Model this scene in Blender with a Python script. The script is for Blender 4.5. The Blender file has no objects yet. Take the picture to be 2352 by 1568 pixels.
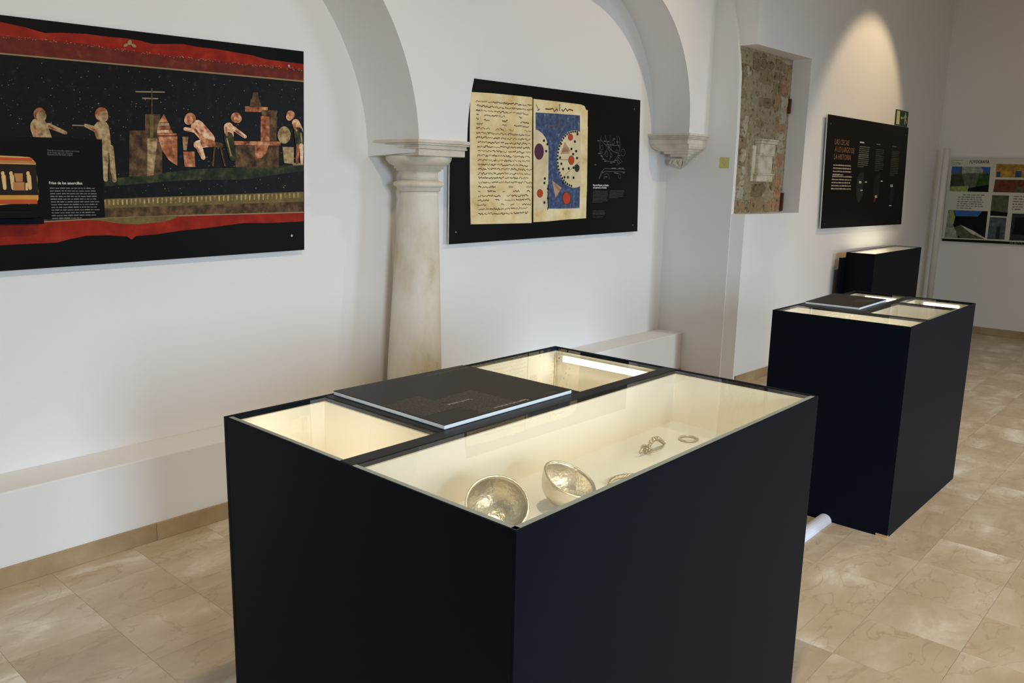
import bpy, math, random
import numpy as np
from mathutils import Vector, Matrix

# ------------------------------------------------------------------ camera
CAM_H, FOC = 1.5265, 1901.05
YAW, PIT, ROL = math.radians(48.32), math.radians(11.114), math.radians(1.22)
FW = Vector((math.sin(YAW) * math.cos(PIT), math.cos(YAW) * math.cos(PIT), -math.sin(PIT)))
RT0 = Vector((math.cos(YAW), -math.sin(YAW), 0.0))
UP0 = RT0.cross(FW)
RT = RT0 * math.cos(ROL) + UP0 * math.sin(ROL)
UP = -RT0 * math.sin(ROL) + UP0 * math.cos(ROL)
EYE = Vector((0, 0, CAM_H))
scene = bpy.context.scene
COL = scene.collection
cam_d = bpy.data.cameras.new('camera')
cam = bpy.data.objects.new('camera', cam_d)
COL.objects.link(cam)
cam.matrix_world = Matrix(((RT.x, UP.x, -FW.x, EYE.x), (RT.y, UP.y, -FW.y, EYE.y), (RT.z, UP.z, -FW.z, EYE.z), (0, 0, 0, 1)))
cam_d.sensor_fit = 'HORIZONTAL'
cam_d.sensor_width = 36.0
cam_d.lens = 36.0 * FOC / 2352.0
cam_d.clip_start = 0.05
scene.camera = cam

# ------------------------------------------------------------------ world, lights, exposure
w = bpy.data.worlds.new('world')
scene.world = w
w.use_nodes = True
w.node_tree.nodes['Background'].inputs[0].default_value = (0.55, 0.70, 1.0, 1)
w.node_tree.nodes['Background'].inputs[1].default_value = 0.4
scene.view_settings.view_transform = 'Standard'
scene.view_settings.look = 'None'
scene.view_settings.exposure = 0.0
scene.view_settings.gamma = 1.0
scene.view_settings.use_curve_mapping = False
scene.cycles.use_denoising = True
scene.cycles.max_bounces = 8
scene.cycles.diffuse_bounces = 5
scene.cycles.glossy_bounces = 4
scene.cycles.transparent_max_bounces = 12
scene.cycles.sample_clamp_indirect = 6.0


def area_light(name, loc, target, sx, sy, power, col, spread=180):
    d = bpy.data.lights.new(name, 'AREA')
    d.shape = 'RECTANGLE'
    d.size, d.size_y, d.energy, d.color = sx, sy, power, col
    d.spread = math.radians(spread)
    o = bpy.data.objects.new(name, d)
    COL.objects.link(o)
    o.location = loc
    o.rotation_euler = (Vector(target) - Vector(loc)).to_track_quat('-Z', 'Y').to_euler()
    return o


def spot_light(name, loc, target, power, angle, blend, col, rad=0.03):
    d = bpy.data.lights.new(name, 'SPOT')
    d.energy, d.color = power, col
    d.spot_size, d.spot_blend, d.shadow_soft_size = math.radians(angle), blend, rad
    o = bpy.data.objects.new(name, d)
    COL.objects.link(o)
    o.location = loc
    o.rotation_euler = (Vector(target) - Vector(loc)).to_track_quat('-Z', 'Y').to_euler()
    return o


DAY = (0.62, 0.80, 1.0)
WARM = (1.0, 0.79, 0.54)
# daylight from one window behind the camera, then an added cool fill
area_light('daylight_and_fill', (7.3, -4.35, 1.75), (4.0, 3.2, -0.9), 1.3, 1.9, 30, DAY, 66)
area_light('daylight_and_fill', (-0.5, -4.35, 1.9), (3.0, 2.4, -2.7), 1.3, 1.9, 118, DAY, 96)  # added fill without a known source, lifts pier, soffits, shaft and end wall
# ceiling spotlights on the panels, then three added wide fills over the floor
spot_light('ceiling_spot_and_fill', (1.55, 0.7, 3.5), (1.5, 3.45, 1.75), 80, 80, 0.9, WARM)
spot_light('ceiling_spot_and_fill', (5.1, 0.9, 3.5), (4.3, 3.45, 1.8), 74, 75, 0.9, WARM)
spot_light('ceiling_spot_and_fill', (7.85, 1.45, 3.5), (7.75, 2.75, 1.95), 74, 62, 0.4, (1.0, 0.74, 0.45))
spot_light('ceiling_spot_and_fill', (1.3, 0.6, 3.5), (1.2, 0.8, 0), 128, 130, 1.0, WARM, 0.05)  # this and the next two: added fill to brighten floor and room
spot_light('ceiling_spot_and_fill', (3.6, -0.4, 3.5), (3.6, -0.3, 0), 115, 130, 1.0, WARM, 0.05)
spot_light('ceiling_spot_and_fill', (6.4, 0.2, 3.5), (6.4, 0.3, 0), 135, 130, 1.0, WARM, 0.05)

# ------------------------------------------------------------------ helpers
def pixel_ray(x, y):
    return FW + RT * ((x - 1176.0) / FOC) - UP * ((y - 784.0) / FOC)


class Plane:
    """a flat thing in the room: origin, unit u, unit v, normal toward the room"""
    def __init__(s, o, u, v):
        s.o, s.u, s.v = Vector(o), Vector(u).normalized(), Vector(v).normalized()
        s.n = s.u.cross(s.v).normalized()

    def hit(s, x, y, off=0.0):
        d = pixel_ray(x, y)
        t = (s.o - EYE).dot(s.n) / d.dot(s.n)
        return EYE + d * t + s.n * off

    def uv(s, p):
        return ((p - s.o).dot(s.u), (p - s.o).dot(s.v))

    def at(s, a, b, off=0.0):
        return s.o + s.u * a + s.v * b + s.n * off


def on_z(x, y, z):
    d = pixel_ray(x, y)
    return EYE + d * ((z - CAM_H) / d.z)


ORG = {}


class MB:
    def __init__(s):
        s.v, s.f, s.m, s.mats, s.sm = [], [], [], [], []

    def mat(s, m):
        if m not in s.mats:
            s.mats.append(m)
        return s.mats.index(m)

    def add(s, vs, fs, m=0, smooth=False):
        b = len(s.v)
        s.v += [tuple(p) for p in vs]
        for f in fs:
            s.f.append(tuple(b + i for i in f))
            s.m.append(m)
            s.sm.append(smooth)
        return s

    def box(s, x0, x1, y0, y1, z0, z1, m=0):
        vs = [(x, y, z) for z in (z0, z1) for y in (y0, y1) for x in (x0, x1)]
        return s.add(vs, [(0, 2, 3, 1), (4, 5, 7, 6), (0, 1, 5, 4), (2, 6, 7, 3), (0, 4, 6, 2), (1, 3, 7, 5)], m)

    def prism(s, poly, d, m=0):
        """poly: list of 3D points, extruded by vector d"""
        n = len(poly)
        d = Vector(d)
        a = [Vector(p) for p in poly]
        b = [p + d for p in a]
        fs = [tuple(range(n))[::-1], tuple(range(n, 2 * n))] + [(i, (i + 1) % n, n + (i + 1) % n, n + i) for i in range(n)]
        return s.add(a + b, fs, m)

    def poly(s, pts, m=0):
        return s.add(pts, [tuple(range(len(pts)))], m)

    def ribbon(s, pts, wid, nrm, m=0):
        pts = [Vector(p) for p in pts]
        vs = []
        for i, p in enumerate(pts):
            t = (pts[min(i + 1, len(pts) - 1)] - pts[max(i - 1, 0)])
            if t.length < 1e-9:
                t = Vector((1, 0, 0))
            sd = Vector(nrm).cross(t).normalized() * (wid / 2)
            vs += [p + sd, p - sd]
        return s.add(vs, [(2 * i, 2 * i + 1, 2 * i + 3, 2 * i + 2) for i in range(len(pts) - 1)], m)

    def tube(s, pts, r, n=10, m=0, closed=False, smooth=True):
        pts = [Vector(p) for p in pts]
        k = len(pts)
        vs = []
        ref = Vector((0.13, 0.29, 0.95))
        for i, p in enumerate(pts):
            if closed:
                t = (pts[(i + 1) % k] - pts[i - 1]).normalized()
            else:
                t = (pts[min(i + 1, k - 1)] - pts[max(i - 1, 0)]).normalized()
            a = t.cross(ref)
            if a.length < 1e-4:
                a = t.cross(Vector((1, 0, 0)))
            a.normalize()
            b = t.cross(a)
            ref = -a.cross(t) if False else ref
            rr = r[i] if isinstance(r, (list, tuple)) else r
            vs += [p + a * rr * math.cos(2 * math.pi * j / n) + b * rr * math.sin(2 * math.pi * j / n) for j in range(n)]
        fs = []
        for i in range(k if closed else k - 1):
            i2 = (i + 1) % k
            for j in range(n):
                j2 = (j + 1) % n
                fs.append((i * n + j, i * n + j2, i2 * n + j2, i2 * n + j))
        s.add(vs, fs, m, smooth)
        if not closed:
            s.add(vs[:n], [tuple(range(n))[::-1]], m)
            s.add(vs[-n:], [tuple(range(n))], m)
        return s

    def lathe(s, prof, c, n=48, m=0, mat=None, cap=True, smooth=True, shift=None):
        """prof: list of (r, z); axis at c; shift(z) -> (dx, dy)"""
        vs = []
        for (r, z) in prof:
            dx, dy = shift(z) if shift else (0, 0)
            for j in range(n):
                a = 2 * math.pi * j / n
                p = Vector((r * math.cos(a), r * math.sin(a), z))
                p = (mat @ p) if mat else p
                vs.append(p + Vector(c) + Vector((dx, dy, 0)))
        fs = []
        k = len(prof)
        for i in range(k - 1):
            for j in range(n):
                j2 = (j + 1) % n
                fs.append((i * n + j, i * n + j2, (i + 1) * n + j2, (i + 1) * n + j))
        s.add(vs, fs, m, smooth)
        if cap:
            s.add(vs[:n], [tuple(range(n))[::-1]], m)
            s.add(vs[-n:], [tuple(range(n))], m)
        return s

    def build(s, name, mats, parent=None, origin=None, bevel=0.0, merge=True):
        me = bpy.data.meshes.new(name)
        org = Vector(origin) if origin is not None else (ORG[parent] if parent else Vector((0, 0, 0)))
        me.from_pydata([tuple(Vector(p) - org) for p in s.v], [], s.f)
        if not isinstance(mats, (list, tuple)):
            mats = [mats]
        for m in mats:
            me.materials.append(m)
        for i, p in enumerate(me.polygons):
            p.material_index = s.m[i]
            p.use_smooth = s.sm[i]
        if merge:
            import bmesh
            bm = bmesh.new()
            bm.from_mesh(me)
            bmesh.ops.remove_doubles(bm, verts=bm.verts, dist=1e-6)
            bmesh.ops.recalc_face_normals(bm, faces=bm.faces)
            bm.to_mesh(me)
            bm.free()
        me.update()
        o = bpy.data.objects.new(name, me)
        COL.objects.link(o)
        if parent:
            o.parent = parent
            o.location = org - ORG[parent]
        else:
            o.location = org
        ORG[o] = org
        if bevel:
            b = o.modifiers.new('bevel', 'BEVEL')
            b.width, b.segments, b.limit_method = bevel, 2, 'ANGLE'
        return o


def thing(name, loc, label, cat, group=None):
    o = bpy.data.objects.new(name, None)
    o.empty_display_size = 0.05
    COL.objects.link(o)
    o.location = loc
    ORG[o] = Vector(loc)
    o['label'], o['category'] = label, cat
    if group:
        o['group'] = group
    return o


def tag(o, label, cat, group=None):
    o['label'], o['category'] = label, cat
    if group:
        o['group'] = group
    return o


def struct(o, label=None):
    o['kind'] = 'structure'
    if label:
        o['label'] = label
    return o


# ------------------------------------------------------------------ materials
def srgb(r, g, b):
    f = lambda c: (c / 255 / 12.92) if c / 255 <= 0.04045 else ((c / 255 + 0.055) / 1.055) ** 2.4
    return (f(r), f(g), f(b), 1)


def newmat(name):
    m = bpy.data.materials.new(name)
    m.use_nodes = True
    nt = m.node_tree
    return m, nt, nt.nodes['Principled BSDF']


def simple(name, col, rough=0.6, metal=0.0, spec=0.5, var=0.0, scale=8.0, bump=0.0, bscale=120.0):
    m, nt, b = newmat(name)
    b.inputs['Base Color'].default_value = col
    b.inputs['Roughness'].default_value = rough
    b.inputs['Metallic'].default_value = metal
    b.inputs['Specular IOR Level'].default_value = spec
    tc = nt.nodes.new('ShaderNodeTexCoord')
    if var:
        nz = nt.nodes.new('ShaderNodeTexNoise')
        nz.inputs['Scale'].default_value = scale
        nz.inputs['Detail'].default_value = 5
        nt.links.new(tc.outputs['Object'], nz.inputs['Vector'])
        mx = nt.nodes.new('ShaderNodeMix')
        mx.data_type = 'RGBA'
        lo = [max(0, c * (1 - var)) for c in col[:3]] + [1]
        hi = [min(1, c * (1 + var)) for c in col[:3]] + [1]
        mx.inputs['A'].default_value, mx.inputs['B'].default_value = lo, hi
        nt.links.new(nz.outputs['Fac'], mx.inputs['Factor'])
        nt.links.new(mx.outputs['Result'], b.inputs['Base Color'])
    if bump:
        n2 = nt.nodes.new('ShaderNodeTexNoise')
        n2.inputs['Scale'].default_value = bscale
        n2.inputs['Detail'].default_value = 6
        nt.links.new(tc.outputs['Object'], n2.inputs['Vector'])
        bp = nt.nodes.new('ShaderNodeBump')
        bp.inputs['Strength'].default_value = bump
        bp.inputs['Distance'].default_value = 0.01
        nt.links.new(n2.outputs['Fac'], bp.inputs['Height'])
        nt.links.new(bp.outputs['Normal'], b.inputs['Normal'])
    return m


def ramp_node(nt, stops):
    r = nt.nodes.new('ShaderNodeValToRGB')
    el = r.color_ramp.elements
    while len(el) < len(stops):
        el.new(0.5)
    for e, (p, c) in zip(el, stops):
        e.position, e.color = p, c
    return r


def noise_ramp(name, stops, scale, rough=0.8, detail=8, bump=0.0, bscale=40, rnd=False, stretch=(1, 1, 1), spec=0.15, rough_n=0.6, distort=0.0):
    m, nt, b = newmat(name)
    tc = nt.nodes.new('ShaderNodeTexCoord')
    mp = nt.nodes.new('ShaderNodeMapping')
    mp.inputs['Scale'].default_value = stretch
    nt.links.new(tc.outputs['Object'], mp.inputs['Vector'])
    vec = mp.outputs['Vector']
    if rnd:
        oi = nt.nodes.new('ShaderNodeObjectInfo')
        mul = nt.nodes.new('ShaderNodeMath')
        mul.operation = 'MULTIPLY'
        mul.inputs[1].default_value = 91.7
        nt.links.new(oi.outputs['Random'], mul.inputs[0])
        ad = nt.nodes.new('ShaderNodeVectorMath')
        ad.operation = 'ADD'
        nt.links.new(vec, ad.inputs[0])
        nt.links.new(mul.outputs[0], ad.inputs[1])
        vec = ad.outputs[0]
    nz = nt.nodes.new('ShaderNodeTexNoise')
    nz.inputs['Scale'].default_value = scale
    nz.inputs['Detail'].default_value = detail
    nz.inputs['Roughness'].default_value = rough_n
    nz.inputs['Distortion'].default_value = distort
    nt.links.new(vec, nz.inputs['Vector'])
    r = ramp_node(nt, stops)
    nt.links.new(nz.outputs['Fac'], r.inputs['Fac'])
    nt.links.new(r.outputs['Color'], b.inputs['Base Color'])
    b.inputs['Roughness'].default_value = rough
    b.inputs['Specular IOR Level'].default_value = spec
    if bump:
        n2 = nt.nodes.new('ShaderNodeTexNoise')
        n2.inputs['Scale'].default_value = bscale
        n2.inputs['Detail'].default_value = 6
        nt.links.new(vec, n2.inputs['Vector'])
        bp = nt.nodes.new('ShaderNodeBump')
        bp.inputs['Strength'].default_value = bump
        bp.inputs['Distance'].default_value = 0.02
        nt.links.new(n2.outputs['Fac'], bp.inputs['Height'])
        nt.links.new(bp.outputs['Normal'], b.inputs['Normal'])
    return m, nt, b, r, vec


M = {}
M['plaster'] = simple('plaster', (0.84, 0.83, 0.815, 1), 0.92, spec=0.2, var=0.02, scale=1.7, bump=0.12, bscale=9)
M['ceiling'] = simple('ceiling_paint', (0.80, 0.77, 0.72, 1), 0.95, spec=0.1, var=0.02, scale=2)


def marble():
    m, nt, b, r, vec = noise_ramp('marble_tile', [(0.25, srgb(178, 158, 130)), (0.48, srgb(194, 177, 150)), (0.57, srgb(204, 190, 166)), (0.68, srgb(232, 224, 208))],
                                  2.0, rough=0.27, detail=9, rnd=True, stretch=(1.0, 1.8, 1.0), spec=0.5, distort=0.35)
    # sparse pale and dark veins
    nz = nt.nodes.new('ShaderNodeTexNoise')
    nz.inputs['Scale'].default_value = 3.0
    nz.inputs['Detail'].default_value = 7
    nz.inputs['Distortion'].default_value = 1.2
    nt.links.new(vec, nz.inputs['Vector'])
    v = ramp_node(nt, [(0.485, (0, 0, 0, 1)), (0.50, (1, 1, 1, 1)), (0.515, (0, 0, 0, 1))])
    nt.links.new(nz.outputs['Fac'], v.inputs['Fac'])
    mx = nt.nodes.new('ShaderNodeMix')
    mx.data_type = 'RGBA'
    mx.inputs['B'].default_value = srgb(150, 122, 92)
    mu = nt.nodes.new('ShaderNodeMath')
    mu.operation = 'MULTIPLY'
    mu.inputs[1].default_value = 0.3
    nt.links.new(v.outputs['Color'], mu.inputs[0])
    nt.links.new(mu.outputs[0], mx.inputs['Factor'])
    nt.links.new(r.outputs['Color'], mx.inputs['A'])
    hsv = nt.nodes.new('ShaderNodeHueSaturation')
    oi = nt.nodes.new('ShaderNodeObjectInfo')
    mr = nt.nodes.new('ShaderNodeMapRange')
    mr.inputs['To Min'].default_value, mr.inputs['To Max'].default_value = 0.97, 1.03
    nt.links.new(oi.outputs['Random'], mr.inputs['Value'])
    nt.links.new(mr.outputs[0], hsv.inputs['Value'])
    nt.links.new(mx.outputs['Result'], hsv.inputs['Color'])
    nt.links.new(hsv.outputs['Color'], b.inputs['Base Color'])
    return m


M['marble'] = marble()
M['grout'] = simple('grout', srgb(170, 152, 126), 0.9, spec=0.2)
M['skirting'] = noise_ramp('skirting_marble', [(0.3, srgb(158, 134, 102)), (0.55, srgb(176, 152, 118)), (0.75, srgb(190, 168, 136))], 5, rough=0.35, rnd=True)[0]
M['column'] = noise_ramp('column_stone', [(0.25, srgb(176, 154, 116)), (0.40, srgb(214, 204, 182)), (0.55, srgb(226, 220, 206)), (0.8, srgb(236, 232, 222))], 4.5, rough=0.8, bump=0.15, bscale=30, stretch=(1, 1, 0.55))[0]
M['carved'] = noise_ramp('carved_limestone', [(0.3, srgb(206, 196, 176)), (0.55, srgb(222, 215, 200)), (0.8, srgb(232, 226, 214))], 9, rough=0.85, bump=0.12, bscale=60)[0]
M['laminate'] = simple('black_laminate', (0.0013, 0.0040, 0.0086, 1), 0.55, spec=0.10, var=0.12, scale=40)
M['laminate_top'] = simple('black_laminate_top', (0.003, 0.0033, 0.0036, 1), 0.4, spec=0.25)
M['rawwood'] = simple('raw_wood', srgb(190, 150, 105), 0.7, var=0.2, scale=60)
M['liner'] = simple('cream_liner', srgb(240, 232, 216), 0.75, spec=0.2, var=0.01, scale=3)
M['tray'] = simple('tray_white', srgb(232, 230, 224), 0.7, spec=0.2)
M['boardedge'] = simple('foam_board_edge', srgb(222, 228, 232), 0.7)
M['print_black'] = simple('black_print', (0.0028, 0.0024, 0.002, 1), 0.5, spec=0.12)
M['table_print'] = simple('table_board_print', (0.009, 0.0068, 0.0045, 1), 0.4, spec=0.25)
M['panel_edge'] = simple('panel_edge_white', srgb(214, 216, 212), 0.6)
M['ink_white'] = simple('ink_white', srgb(225, 222, 214), 0.6)
M['ink_soft'] = simple('ink_soft', srgb(178, 168, 150), 0.6)
M['ink_grey'] = simple('ink_grey', srgb(120, 118, 114), 0.6)
M['ink_dim'] = simple('ink_dim', srgb(74, 70, 66), 0.6)
M['ink_mid'] = simple('ink_mid', srgb(104, 100, 92), 0.6)
M['ink_gold'] = simple('ink_gold', srgb(150, 104, 56), 0.5)
M['pole'] = simple('white_paint', srgb(222, 218, 210), 0.5)
M['conduit'] = simple('white_plastic', srgb(225, 228, 240), 0.4)
M['silver'] = simple('old_silver', srgb(226, 219, 202), 0.34, metal=1.0, bump=0.25, bscale=90, var=0.12, scale=20)
M['silver_rough'] = simple('dull_silver', srgb(200, 190, 168), 0.34, metal=1.0, bump=0.2, bscale=150, var=0.2, scale=60)
M['screw'] = simple('screw_head', srgb(150, 148, 142), 0.35, metal=0.8)
M['aluminium'] = simple('led_housing', srgb(205, 200, 188), 0.4, metal=0.3)
M['cable'] = simple('cable_cream', srgb(226, 212, 178), 0.5)
M['glass_edge'] = simple('glass_edge', srgb(150, 160, 155), 0.3, spec=0.6)


def emissive(name, col, st):
    m, nt, b = newmat(name)
    b.inputs['Base Color'].default_value = (0.9, 0.85, 0.75, 1)
    b.inputs['Emission Color'].default_value = col
    b.inputs['Emission Strength'].default_value = st
    return m


M['led'] = emissive('led_diffuser', (1.0, 0.88, 0.66, 1), 7.0)


def glass():
    m, nt, b = newmat('clear_glass')
    nt.nodes.remove(b)
    out = nt.nodes['Material Output']
    tr = nt.nodes.new('ShaderNodeBsdfTransparent')
    tr.inputs[0].default_value = (0.955, 0.975, 0.965, 1)
    gl = nt.nodes.new('ShaderNodeBsdfGlossy')
    gl.inputs['Roughness'].default_value = 0.015
    gl.inputs['Color'].default_value = (1, 1, 1, 1)
    fr = nt.nodes.new('ShaderNodeFresnel')
    fr.inputs['IOR'].default_value = 1.22
    mx = nt.nodes.new('ShaderNodeMixShader')
    ge = nt.nodes.new('ShaderNodeNewGeometry')
    inv = nt.nodes.new('ShaderNodeMath')
    inv.operation = 'SUBTRACT'
    inv.inputs[0].default_value = 1.0
    nt.links.new(ge.outputs['Backfacing'], inv.inputs[1])
    mu = nt.nodes.new('ShaderNodeMath')
    mu.operation = 'MULTIPLY'
    nt.links.new(fr.outputs[0], mu.inputs[0])
    nt.links.new(inv.outputs[0], mu.inputs[1])
    nt.links.new(mu.outputs[0], mx.inputs[0])
    nt.links.new(tr.outputs[0], mx.inputs[1])
    nt.links.new(gl.outputs[0], mx.inputs[2])
    nt.links.new(mx.outputs[0], out.inputs['Surface'])
    return m


M['glass'] = glass()


def flat(name, rgb, rough=0.55, var=0.0, scale=30):
    k = 'flat_' + name
    if k not in M:
        M[k] = simple(k, srgb(*rgb), rough, var=var, scale=scale, spec=0.12)
    return M[k]


# ------------------------------------------------------------------ the room shell
CEIL = 3.6
YB = 3.5                                     # back of the arcade bays
YL = 3.279                                   # front of the low bench
LZ = 0.362                                   # bench height
XE = 5.70                                    # side of the pier that ends the arcade
XW = 9.87                                    # end wall


def yc(x):                                   # slightly skewed wall with the niche
    return 2.84 - (x - 5.735) * 0.0345


def yf(x):                                   # arcade front
    return 3.13 + (x - 2.9) * 0.0125


struct(MB().box(-3.2, XW + .3, YB, YB + 0.3, 0, CEIL).build('wall_left', M['plaster']))
struct(MB().box(XW, XW + 0.3, -4.6, 3.8, 0, CEIL).build('wall_end', M['plaster']))
struct(MB().box(-3.5, -3.2, -4.6, 3.8, 0, CEIL).build('wall_near', M['plaster']))
struct(MB().box(-3.5, XW + .3, -4.6, 3.8, CEIL, CEIL + 0.2).build('ceiling', M['ceiling']))
# window wall behind the camera; the first opening is added for the fill
wb = MB()
ops = [(-1.2, 0.2), (6.6, 8.0)]
xs = -3.5
for a, b_ in ops:
    wb.box(xs, a, -4.9, -4.6, 0, CEIL)
    wb.box(a, b_, -4.9, -4.6, 0, 0.45)
    wb.box(a, b_, -4.9, -4.6, 2.45, CEIL)
    xs = b_
wb.box(xs, XW + .3, -4.9, -4.6, 0, CEIL)
struct(wb.build('wall_window', M['plaster']))
for i, (a, b_) in enumerate(ops):  # the first window is made up to go with the fill light
    fr = MB()
    fr.box(a, a + .06, -4.8, -4.72, .45, 2.45).box(b_ - .06, b_, -4.8, -4.72, .45, 2.45)
    fr.box(a + .06, b_ - .06, -4.8, -4.72, .45, .51).box(a + .06, b_ - .06, -4.8, -4.72, 2.39, 2.45).box((a + b_) / 2 - .03, (a + b_) / 2 + .03, -4.8, -4.72, .51, 2.39)
    wo = struct(fr.build('window_%d' % (i + 1), M['pole']))
    MB().box(a + .06, b_ - .06, -4.765, -4.757, .51, 2.39).build('pane', M['glass'], wo)

# arcade wall: two arches, soffits between a front and a back profile
def arc(cx, cz, r, a0, a1, n=26):
    return [(cx + r * math.cos(math.radians(a0 + (a1 - a0) * i / n)), cz + r * math.sin(math.radians(a0 + (a1 - a0) * i / n))) for i in range(n + 1)]


ABZ = 1.709
CBZ = 1.878
front = [(-3.2, 0), (.58, 0)] + arc(1.69, 1.647, 1.11, 180, 0, 52) + [(2.80, ABZ - .002), (3.135, ABZ - .002)] + arc(4.27, 1.71, 1.135, 180, 92) + arc(4.555, 1.945, .868, 88, 0) + [(5.424, CBZ), (XE + .005, CBZ), (XE + .005, CEIL), (-3.2, CEIL)]
back = [(-3.2, 0), (.58, 0)] + arc(1.65, 1.625, 1.125, 180, 0, 52) + [(2.776, ABZ - .002), (3.135, ABZ - .002)] + arc(4.27, 1.71, 1.135, 180, 92) + arc(4.512, 1.91, .964, 88, 0) + [(5.478, CBZ), (XE + .005, CBZ), (XE + .005, CEIL), (-3.2, CEIL)]
A = MB()
n = len(front)
A.add([(x, yf(x), z) for x, z in front] + [(x, YB + .01, z) for x, z in back],
      [tuple(range(n))] + [(i, i + 1, n + i + 1, n + i) for i in range(n - 3)])
arcade = struct(A.build('wall_arcade', M['plaster'], merge=False))

# pier that closes the arcade
prof = [(3.6, 0), (2.93, 0), (2.93, 1.9), (2.942, 2.3), (2.975, 2.55), (3.035, 2.81), (3.13, 3.1), (3.32, CEIL), (3.6, CEIL)]
struct(MB().prism([(XE, y, z) for y, z in prof], (0.04, 0, 0)).build('wall_pier', M['plaster']))
NX0, NX1, NZ0, NZ1, NYB = 5.735, 6.625, 1.305, 2.50, 2.965
nw = MB()


def plan(mb, pts, z0, z1):
    return mb.prism([(x, y, z0) for x, y in pts], (0, 0, z1 - z0))


plan(nw, [(XE + .006, 2.928), (5.742, yc(5.742)), (NX1, yc(NX1)), (NX1, 3.55), (XE + .006, 3.55)], 0, NZ0)
plan(nw, [(NX0, yc(NX0)), (NX1, yc(NX1)), (NX1, 3.55), (NX0, 3.55)], NZ1, CEIL)
plan(nw, [(NX0, NYB + .02), (NX1, NYB + .02), (NX1, 3.55), (NX0, 3.55)], NZ0, NZ1)
plan(nw, [(NX1, yc(NX1)), (XW + .02, yc(XW + .02)), (XW + .02, 3.55), (NX1, 3.55)], 0, CEIL)
wall_niche = struct(nw.build('wall_niche', M['plaster']))

# low plastered bench along the bays
struct(MB().box(-3.2, 2.70, YL, YB, 0, LZ).build('trim_1', M['plaster'], bevel=.006))
struct(MB().box(3.19, XE, YL, YB, 0, LZ).build('trim_2', M['plaster'], bevel=.006))

# skirting, in separate marble lengths
def skirting(name, pts, h, t, nrm, step=0.62):
    base = None
    a, b_ = Vector(pts[0]), Vector(pts[1])
    d = (b_ - a).normalized()
    L = (b_ - a).length
    nn = Vector(nrm).normalized()
    core = MB().prism([a, b_, b_ + nn * (t * .5), a + nn * (t * .5)], (0, 0, h - .004))
    base = struct(core.build(name, M['grout']))
    k = 0
    s_ = 0.0
    while s_ < L - .02:
        e_ = min(s_ + step, L)
        p, q = a + d * (s_ + .0003), a + d * (e_ - .0003)
        MB().prism([p, q, q + nn * t, p + nn * t], (0, 0, h)).build('skirting_tile', M['skirting'], base, origin=p, bevel=.002)
        s_ = e_
    return base


skirting('baseboard_left', [(0.21, YL, 0), (2.70, YL, 0)], .076, .012, (0, -1, 0))
skirting('baseboard_bay', [(3.19, YL, 0), (XE, YL, 0)], .076, .012, (0, -1, 0))
skirting('baseboard_niche', [(5.765, yc(5.765), 0), (XW, yc(XW), 0)], .076, .012, (-.0345, -1, 0))
skirting('baseboard_end', [(XW, yc(XW), 0), (XW, -1.0, 0)], .076, .012, (-1, 0, 0))

# floor of square marble tiles
fl = MB().box(-3.5, XW + .3, -4.9, 3.8, -.2, -.006).build('floor', M['grout'])
struct(fl)
TP, TX0, TY0 = 0.313, 0.722, 0.855
g = .0004
tmesh = MB().box(-TP / 2 + g, TP / 2 - g, -TP / 2 + g, TP / 2 - g, -.006, 0)
tm = bpy.data.meshes.new('floor_tile')
tm.from_pydata(tmesh.v, [], tmesh.f)
tm.materials.append(M['marble'])
CASES = [(0.975, 2.247, 0.849, 1.795), (3.68, 4.735, 1.03, 1.645), (7.45, 8.80, 2.45, 2.79)]
cells = []
for i in range(-14, 31):
    for j in range(-18, 9):
        x, y = TX0 + (i + .5) * TP, TY0 + (j + .5) * TP
        if not (-3.4 < x < XW + .1 and -4.7 < y < 3.45):
            continue
        d = Vector((x, y, 0)) - EYE
        zc = d.dot(FW)
        show = 0
        if zc > .3:
            px, py = 1176 + FOC * d.dot(RT) / zc, 784 - FOC * d.dot(UP) / zc
            if -120 < px < 2480 and py < 1720 and not (560 < px < 1800 and py > 930) and y < 3.4:
                show = 1.0 / zc
        if any(a + .17 < x < b_ - .17 and c + .17 < y < e_ - .17 for a, b_, c, e_ in CASES):
            show = 0
        cells.append((show, x, y))
cells.sort(reverse=True)
rest = MB()
for k, (s_, x, y) in enumerate(cells):
    if k < 300 and s_ > 0:
        o = bpy.data.objects.new('floor_tile', tm)
        COL.objects.link(o)
        o.parent = fl
        o.location = (x, y, 0)
        o.rotation_euler = (0, 0, random.Random(k).choice((0, math.pi)))
    else:
        rest.box(x - TP / 2 + g, x + TP / 2 - g, y - TP / 2 + g, y + TP / 2 - g, -.006, 0)
ro = rest.build('floor_tiles', M['marble'], fl, merge=False)
ro['kind'] = 'stuff'

# ------------------------------------------------------------------ column and corbel
CX, CY = 2.957, 3.31
col = thing('stone_column', (CX, CY, 0), 'weathered pale stone column with moulded square capital between the two arched bays', 'column')


def lean(z):
    t = max(0.0, (1.45 - z) / .69)
    return (-.03 * t, -.008 * t)


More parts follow.
